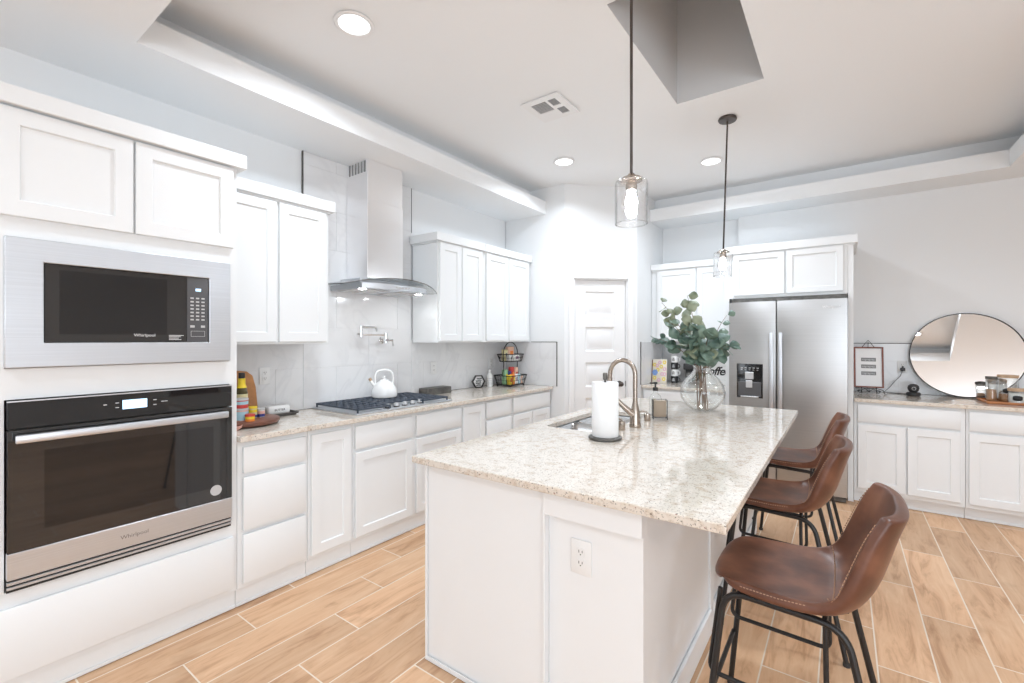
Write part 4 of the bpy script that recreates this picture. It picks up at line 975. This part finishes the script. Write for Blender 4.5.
branch(.02, -.07, 1.48, .00, -.04, 6, .105, 'leaf', 'short dense branch in the centre front of the bouquet', 7)
branch(.10, -.04, 1.44, .04, .00, 4, .095, 'leaf', 'broad-leaved branch leaning right just above the vase neck', 8)
branch(-.12, -.06, 1.48, .01, .01, 7, .105, 'leaf', 'broad-leaved branch leaning left just above the vase neck', 9)

# ------------------------------------------------------------ refrigerator
fr = thing('refrigerator', 'side-by-side stainless steel refrigerator with ice dispenser', 'refrigerator', (-.445, 5.2, 0))
f0, f1 = -.907, .032; FG = FB(4.93)
MB(FG).box(f0+.006, f1-.006, -.68, -.001, .02, 1.775, .003).build('body', 'pewter', fr)
def fdoor(a0, a1, holes=()):
    mb = MB(FG); b = bmesh.new(); n = 14
    pr = [(a0, 0.0)]+[(a0+(a1-a0)*i/n, .045+.012*(1-((2*i/n)-1)**2)) for i in range(n+1)]+[(a1, 0.0)]
    lo = [b.verts.new((a, d, .055)) for a, d in pr]; hi = [b.verts.new((a, d, 1.785)) for a, d in pr]
    for i in range(len(pr)-1): b.faces.new((lo[i], lo[i+1], hi[i+1], hi[i]))
    b.faces.new((lo[-1], lo[0], hi[0], hi[-1])); b.faces.new(lo); b.faces.new(hi)
    return mb._in(b)
dl = fdoor(f0, -.508).build('freezer_door', 'steelv', fr); dr = fdoor(-.498, f1).build('fridge_door', 'steelv', fr)
for dd, a in ((dl, -.540), (dr, -.466)):
    h = MB(FG).box(a-.015, a+.015, .085, .102, .62, 1.49, .005, 2).build('handle', 'steel', dd)
    mb = MB(FG)
    for z in (.65, 1.46): mb.box(a-.010, a+.010, .045, .086, z-.014, z+.014)
    mb.build('handle_mount', 'steel', h)
ds = MB(FG).box(-.836, -.612, .050, .0600, .868, 1.192, .002).build('ice_dispenser', 'blackglass', dl)
mb = MB(FG); mb.box(-.822, -.626, .0602, .0625, .880, 1.02, .001); mb.build('cavity', 'panelgrey', ds)
MB(FG).box(-.762, -.690, .0604, .070, 1.045, 1.115, .004).build('spout', 'tin', ds); MB(FG).box(-.755, -.700, .0630, .070, .965, 1.035, .003).build('paddle', 'tin', ds); MB(FG).box(-.80, -.648, .0600, .075, .872, .884, .002).build('drip_tray', 'tin', ds)
mb = MB(FG)
for i in range(5): mb.box(-.80+i*.034, -.782+i*.034, .0602, .0606, 1.150, 1.156); mb.box(-.80+i*.034, -.786+i*.034, .0602, .0606, 1.132, 1.136)
mb.build('printed_icons', 'tin', ds)
MB(FB(4.95)).box(f0+.01, f1-.005, -.04, .0, 1.788, 1.826, .002).build('top_hinge_cover', 'pewter', fr)
text('logo', 'Whirlpool', .030, textT((-.085, 4.8735, 1.712), (1, 0, 0), (0, 0, 1)), 'whiteink', dr, ext=.0015)
MB(FG).box(f0+.01, f1-.01, -.05, .03, .01, .05).build('base_grille', 'pewter', fr)
mb = MB()
for x in (f0+.08, f1-.08):
    for y in (4.98, 5.5): mb.cyl((x, y, 0), (x, y, .02), .02)
mb.build('foot', 'rubber', fr)

# ------------------------------------------------------------ coffee nook goods
fb = thing('floral_board', 'board printed with yellow, pink and blue flowers at the left of the coffee nook', 'decorative board', (-1.742, 5.33, CT))
BT = Matrix.Translation((-1.742, 5.33, CT)) @ Matrix.Scale(1.07, 4, (0, 0, 1)) @ Matrix.Rotation(math.radians(-7), 4, 'X')
BF = BT @ Matrix(((1, 0, 0, 0), (0, -1, 0, 0), (0, 0, 1, 0), (0, 0, 0, 1)))
MB(BF).box(-.085, .085, -.012, 0, .001, .262, .006, 2).build('board', 'cream_cloth', fb)
MB(BF).box(-.092, -.0855, -.014, .002, .001, .255, .002).build('wood_edge', 'redwood', fb)
rnd = random.Random(5); sp_ = [(-.055, .055), (-.005, .035), (.052, .045), (.03, .10), (-.02, .145), (.058, .155), (-.06, .20), (.0, .225), (.055, .228), (-.03, .19), (.02, .18), (.06, .10)]
for i, (a, z) in enumerate(sp_):
    col = ['yellow_petal', 'pink_petal'][i % 2]; R = .021
    mb = MB(BF)
    for k in range(6):
        an = 2*PI*k/6; mb.lathe([(0, 0), (R*.48, 0), (R*.48, .0006), (0, .0006)], T=Matrix.Translation((a+R*.6*math.cos(an), .0004+.0001*k, z+R*.6*math.sin(an))) @ PT, seg=12)
    fl = mb.build('printed_flower', col, fb)
    MB(BF).lathe([(0, 0), (R*.35, 0), (R*.35, .0006), (0, .0006)], T=Matrix.Translation((a, .0014, z)) @ PT, seg=12).build('flower_centre', 'whiteink', fl)
mb = MB(BF)
for k in range(6):
    an = 2*PI*k/6; mb.lathe([(0, 0), (.016, 0), (.016, .0006), (0, .0006)], T=Matrix.Translation((-.052+.018*math.cos(an), .0022+.0001*k, .115+.018*math.sin(an))) @ PT, seg=14)
mb.build('printed_flower', 'blue_petal', fb)['label'] = 'blue flower'
def mug(x, y, z, mat, sleeve, label):
    r = thing('mug', label, 'mug', (x, y, z), 'stacked mugs in the coffee nook')
    MB().lathe([(0, 0), (.034, 0), (.038, .004), (.040, .078), (.037, .078), (.035, .008), (0, .007)], (x, y, z), 28).build('body', mat, r)
    MB().tube([(x+.036+.028*math.sin(math.radians(a)), y-.006, z+.040+.024*math.cos(math.radians(a))) for a in range(0, 181, 15)], .005, 8).build('handle', mat, r)
    mb = MB()
    for k in range(3): mb.box(x-.016+k*.003, x+.014-k*.002, y-.0415, y-.0400, z+.026+k*.012, z+.032+k*.012)
    mb.build('printed_text', sleeve, r)
mx_, my_ = -1.60, 5.45
for k, (m_, s_, lab) in enumerate((('blackplastic', 'whiteink', 'black mug at the bottom of the mug stack'), ('ceramic', 'ink', 'white mug second from the bottom of the mug stack'), ('blackplastic', 'whiteink', 'black mug second from the top of the mug stack'), ('ceramic', 'ink', 'white mug on top of the mug stack'))):
    mug(mx_, my_, CT+.0005+k*.0795, m_, s_, lab)
cm = thing('coffee_maker', 'black coffee maker partly hidden behind the glass vase', 'coffee maker', (-1.41, 5.5, CT))
MB().box(-1.49, -1.33, 5.38, 5.62, CT, CT+.03, .008, 2).build('base', 'blackplastic', cm)
MB().box(-1.49, -1.33, 5.50, 5.62, CT+.031, CT+.16, .008, 2).build('water_tank', 'blackplastic', cm)
MB().box(-1.49, -1.33, 5.40, 5.62, CT+.161, CT+.235, .014, 3).build('brew_head', 'blackplastic', cm)
MB().lathe([(0, 0), (.05, 0), (.055, .01), (.058, .07), (.045, .10), (.042, .10), (.054, .07), (.05, .012), (0, .01)], (-1.41, 5.44, CT+.0305), 28).build('carafe', 'glass', cm)
cs = thing('coffee_sign', 'white board sign lettered Coffee in black script beside the refrigerator', 'sign', (-1.15, 5.5, CT))
MB().box(-1.335, -.985, 5.515, 5.535, CT, CT+.262, .003).build('board', 'plastic', cs)
mb = MB()
for k in range(4): mb.box(-1.333, -.987, 5.5143, 5.5149, CT+.055+k*.052, CT+.057+k*.052)
mb.build('board_groove', 'tin', cs)
text('lettering', 'Coffee', .13, textT((-1.175, 5.5140, CT+.150), (1, 0, 0), (0, 0, 1)), 'ink', cs, shear=.3, bold=.0025, space=.92, ext=.001)

# ------------------------------------------------------------ right counter goods
es = thing('display_easel', 'black scrolled metal easel holding the framed print', 'easel', (.19, 5.50, CT))
ET = Matrix.Translation((.197, 5.482, CT)) @ Matrix.Rotation(math.radians(4), 4, 'Z')
mb = MB(ET)
mb.tube([(-.104, -.022, .050), (.06, -.022, .050), (.105, -.022, .035), (.115, -.022, .006)], .0035, 8)
mb.build('ledge_bar', 'black', es)
mb = MB(ET)
mb.tube([(-.055, .048, .425), (0, .044, .505), (.055, .048, .425)], .003, 8)
for s in (-1, 1):
    c_ = Vector((s*.070, -.022, .020)); mb.tube([c_+Vector((s*.016*math.cos(a)*(1-a/14), 0, .016*math.sin(a)*(1-a/14))) for a in [q*.45 for q in range(18)]], .003, 6)
    mb.tube([(s*.07+s*.016, -.022, .02), (s*.03, -.022, .045), (0, -.022, .02)], .003, 6)
mb.tube([(0, -.022, .05), (0, -.022, .012)], .003, 6)
mb.build('scroll_work', 'black', es)
mb = MB(ET)
for s in (-1, 1): mb.tube([(s*.045, .048, .425), (s*.055, .03, .25), (s*.055, -.0, .05), (s*.055, -.022, .050), (s*.055, -.034, .062)], .003, 6); mb.tube([(s*.055, -.022, .05), (s*.055, -.03, .0035)], .003, 6)
mb.tube([(0, .044, .49), (0, .12, .0035)], .003, 6)
mb.build('leg', 'black', es)
fp = thing('framed_print', 'red-brown framed white print with three dark word bars on the easel', 'picture frame', (.185, 5.5, CT+.056))
PTf = Matrix.Translation((.197, 5.470, CT+.056)) @ Matrix.Rotation(math.radians(4), 4, 'Z') @ Matrix.Rotation(math.radians(-6), 4, 'X') @ Matrix(((1, 0, 0, 0), (0, -1, 0, 0), (0, 0, 1, 0), (0, 0, 0, 1)))
mb = MB(PTf); fw, fh = .112, .385
mb.plate([(-fw, 0), (fw, 0), (fw, fh), (-fw, fh)], [[(-fw+.013, .013), (fw-.013, .013), (fw-.013, fh-.013), (-fw+.013, fh-.013)]], -.006, .012, T=PT); mb.build('frame', 'redwood', fp)
MB(PTf).box(-fw+.012, fw-.012, -.005, .003, .012, fh-.012).build('print_sheet', 'paper', fp)
for k in range(3):
    z = .265-k*.065; br = MB(PTf).box(-.056, .056, .0032, .0038, z-.017, z+.017).build('word_bar', 'greyink', fp)
    mb = MB(PTf)
    for q in range(9): 
        hq = .004+.004*((q*7+k*3) % 3); mb.box(-.046+q*.0105, -.040+q*.0105, .0040, .0044, z-hq, z+.006)
    mb.build('word_marks', 'tin', br)
pg = thing('power_cord', 'black plug and cord hanging from the outlet down to the counter', 'cord', (.46, 5.66, 1.14))
mb = MB(); mb.box(.440, .476, 5.655, 5.683, 1.128, 1.158, .006, 2); mb.cyl((.458, 5.668, 1.158), (.458, 5.668, 1.172), .007, seg=10); mb.build('plug', 'blackplastic', pg)
MB().tube([(.455, 5.665, 1.13), (.44, 5.655, 1.08), (.40, 5.645, 1.03), (.36, 5.64, .97), (.32, 5.62, .925), (.36, 5.60, .9185), (.44, 5.575, .9185), (.485, 5.55, .9185)], .0028, 6).build('cable', 'blackplastic', pg)
sp = thing('smart_speaker', 'small black rounded gadget on a wide puck base, left of the mirror', 'speaker', (.515, 5.47, CT))
MB().lathe([(0, 0), (.044, 0), (.052, .010), (.052, .024), (.044, .034), (.030, .036), (0, .036)], (.515, 5.47, CT), 32).build('base', 'blackplastic', sp)
MB().lathe([(0, 0), (.026, 0), (.037, .014), (.042, .034), (.038, .056), (.022, .070), (0, .074)], (.515, 5.47, CT+.0363), 32).build('dome', 'blackplastic', sp)
MB(FB(5.43)).lathe([(.012, 0), (.015, 0), (.015, .002), (.012, .002), (.012, 0)], T=Matrix.Translation((.515, .0, CT+.07)) @ PT, seg=20).build('ring_mark', 'tin', sp)
# round mirror leaning on the wall
mr_ = thing('round_mirror', 'large round mirror with thin black frame leaning on the back wall', 'mirror', (.88, 5.565, CT))
MR = .377
MT = Matrix.Translation((.875, 5.560, CT+.003)) @ Matrix.Rotation(math.radians(-2.3), 4, 'Z') @ Matrix.Rotation(math.radians(-9.9), 4, 'X') @ Matrix.Translation((0, 0, MR))
PX = Matrix(((1, 0, 0, 0), (0, 0, -1, 0), (0, 1, 0, 0), (0, 0, 0, 1)))     # lathe z -> -y
M['mirror'] = plain('mirror_silver', (.88, .88, .88), .005, metal=1)
MB(MT @ PX).lathe([(0, .003), (MR-.006, .003), (MR-.006, -.002), (0, -.002)], seg=96).build('mirror_glass', 'mirror', mr_)
MB(MT @ PX).lathe([(MR-.0065, -.004), (MR, -.004), (MR, .010), (MR-.0065, .010), (MR-.0065, -.004)], seg=96).build('frame', 'black', mr_)
# tray with canisters
tr = thing('serving_tray', 'orange-brown wooden tray of canisters in front of the mirror', 'tray', (1.15, 5.3, CT))
TT = Matrix.Translation((1.175, 5.30, CT)) @ Matrix.Rotation(math.radians(2), 4, 'Z')
MB(TT).plate(rrect(-.25, .25, -.14, .14, .006), [], .001, .010).build('base', 'orangewood', tr)
MB(TT).plate(rrect(-.258, .258, -.148, .148, .008), [rrect(-.246, .246, -.136, .136, .004)], .0102, .020).build('rim', 'orangewood', tr)
def canister(x, y, r_, h, fill, fillh, lidm, label, lidh=.022, tagm='ink'):
    z = CT+.0108
    r = thing('glass_canister', label, 'canister', (x, y, z), 'glass canisters on the wooden tray')
    MB().lathe([(0, .001), (r_-.003, .001), (r_, .005), (r_, h-.012), (r_-.004, h), (r_-.006, h), (r_-.0025, h-.012), (r_-.0025, .007), (0, .005)], (x, y, z), 32).build('glass_body', 'glass', r)
    MB().lathe([(0, .006), (r_-.004, .006), (r_-.004, fillh), (0, fillh+.004)], (x, y, z), 28).build('contents', fill, r)
    MB().lathe([(0, h+.0004), (r_+.001, h+.0004), (r_+.002, h+.003), (r_+.002, h+lidh), (0, h+lidh+.001)], (x, y, z), 32).build('lid', lidm, r)
    if tagm:
        P = []
        for i in range(13):
            a = -PI/2-.12+(-.55+1.1*i/12); P.append(a)
        b = bmesh.new(); vs = []
        for i, a in enumerate(P):
            hh = min(.02, h*.22)*math.sqrt(max(0, 1-((i-6)/6.3)**2))**.5
            vs.append((b.verts.new((x+(r_+.0008)*math.cos(a), y+(r_+.0008)*math.sin(a), z+h*.45-hh)), b.verts.new((x+(r_+.0008)*math.cos(a), y+(r_+.0008)*math.sin(a), z+h*.45+hh))))
        for i in range(12): b.faces.new((vs[i][0], vs[i+1][0], vs[i+1][1], vs[i][1]))
        mb = MB(); mb._in(b); mb.build('oval_label', tagm, r, mods=[('SOLIDIFY', dict(thickness=.0006, offset=1))])
canister(.985, 5.34, .034, .175, 'tea_bags', .09, 'pewter', 'tall slim canister with metal lid at the left of the tray', tagm=None)
canister(1.085, 5.37, .060, .190, 'tea_bags', .055, 'cork', 'tallest wide glass canister with pale wood lid at the back of the tray')
canister(1.105, 5.225, .050, .095, 'sugar', .080, 'cork', 'low glass canister with dark oval label at the front of the tray')
canister(1.235, 5.31, .050, .12, 'coffee_beans', .08, 'cork', 'glass canister at the right end of the tray, cut by the picture edge')

# ------------------------------------------------------------ bar stools
def stool():
    r = thing('bar_stool', 'nearest brown leather bar stool, at the front corner of the island', 'bar stool', (0, 0, 0), 'brown leather bar stools along the island')
    # centre line (x, z): front edge, seat, crease, back; half width; side lift; side forward wrap
    st = [(-.262, .616, .160, 0, .035), (-.270, .634, .180, .0, .040), (-.250, .648, .195, .0, .030), (-.17, .647, .212, .002, .006), (-.06, .640, .220, .008, 0), (.03, .636, .224, .018, -.004), (.085, .640, .226, .036, -.014),
          (.122, .658, .226, .052, -.030), (.150, .695, .224, .055, -.045), (.172, .745, .217, .045, -.052), (.190, .808, .210, .026, -.054), (.206, .866, .203, .010, -.053), (.220, .908, .194, -.002, -.051), (.228, .928, .189, -.005, -.050), (.233, .942, .185, -.006, -.049)]
    nu = 14; b = bmesh.new(); G = []
    for (x, z, hw, lift, wrap) in st:
        row = []
        for j in range(nu+1):
            t = -1+2*j/nu; f = abs(t)**2.6
            row.append(b.verts.new((x+wrap*f, hw*math.sin(t*1.35)/math.sin(1.35), z+lift*f-.004*(1-f))))
        G.append(row)
    for i in range(len(st)-1):
        for j in range(nu): b.faces.new((G[i][j], G[i+1][j], G[i+1][j+1], G[i][j+1]))
    def edgept(i, s, o=0.0):
        v = G[i][-1 if s > 0 else 0].co; v2 = G[i][-2 if s > 0 else 1].co; return v.lerp(v2, o)
    bmesh.ops.recalc_face_normals(b, faces=b.faces[:])
    cr = [tuple(v.co) for v in G[6]]; sl = [[edgept(i, s).copy() for i in range(3, 14)] for s in (1, -1)]
    up = sum(1 for f in b.faces if f.normal.z > 0) > len(b.faces)/2
    if not up: bmesh.ops.reverse_faces(b, faces=b.faces[:])
    me = bpy.data.meshes.new('seat_shell'); b.to_mesh(me); b.free(); me.materials.append(M['leather'])
    for p in me.polygons: p.use_smooth = True
    o = bpy.data.objects.new('seat_shell', me); C.objects.link(o); o.parent = r; WL[o.name] = Vector((0, 0, 0))
    m1 = o.modifiers.new('sol', 'SOLIDIFY'); m1.thickness = .034; m1.offset = -1
    m3 = o.modifiers.new('sub', 'SUBSURF'); m3.levels = 2; m3.render_levels = 2
    # stitched seams
    def dashes(P, dz, r_=.0017):
        P = [Vector(p)+Vector(dz) for p in P]; mb = MB()
        Q = []
        for a, c in zip(P, P[1:]):
            n = max(1, int((c-a).length/.009))
            for k in range(n): Q.append((a.lerp(c, k/n), a.lerp(c, (k+.62)/n)))
        for a, c in Q: mb.tube([a, c], r_, 4)
        return mb
    for s_i, s in enumerate((1, -1)):
        P = [p+Vector((0, s*.0045, -.010)) for p in sl[s_i]]; mb = dashes(P, (0, 0, 0)); mb.build('side_stitching', 'thread', o)
    dashes([(x-.004, y, z+.005) for x, y, z in cr], (0, 0, 0)).build('crease_stitching', 'thread', o)
    R = .0105
    for s in (1, -1):
        P = fillet([(-.275, s*.245, .010), (-.215, s*.188, .600), (.110, s*.188, .588), (.235, s*.245, .010)], .07, 8)
        MB().tube(P, R, 10).build('leg_frame', 'black', r)
        P = fillet([(-.230, s*.172, .596), (-.262, s*.190, .315), (.065, s*.190, .305), (.060, s*.172, .590)], .035, 6)
        MB().tube(P, .0075, 10).build('footrest_hoop', 'black', r)
        for x, y in ((-.275, .245), (.235, .245)): MB().cyl((x, s*y, 0), (x, s*y, .014), .014, seg=14).build('foot', 'rubber', r)
    mb = MB(); mb.tube([(-.260, -.222, .235), (-.260, .222, .235)], .0085, 10); mb.build('footrest_bar', 'black', r)
    MB().tube([(-.17, -.185, .600), (-.17, .185, .600)], .008, 8).build('cross_bar', 'black', r); MB().tube([(.06, -.185, .592), (.06, .185, .592)], .008, 8).build('cross_bar', 'black', r)
    return r
s1 = stool(); s1.location = (-.103, 1.825, 0)
dup(s1, (-.222, 2.715, 0), 'middle brown leather bar stool of the three along the island')
dup(s1, (-.223, 3.62, 0), 'farthest brown leather bar stool, in front of the refrigerator')

for o in bpy.data.objects:
    if o.get('kind') == 'structure' and 'category' in o.keys(): del o['category']
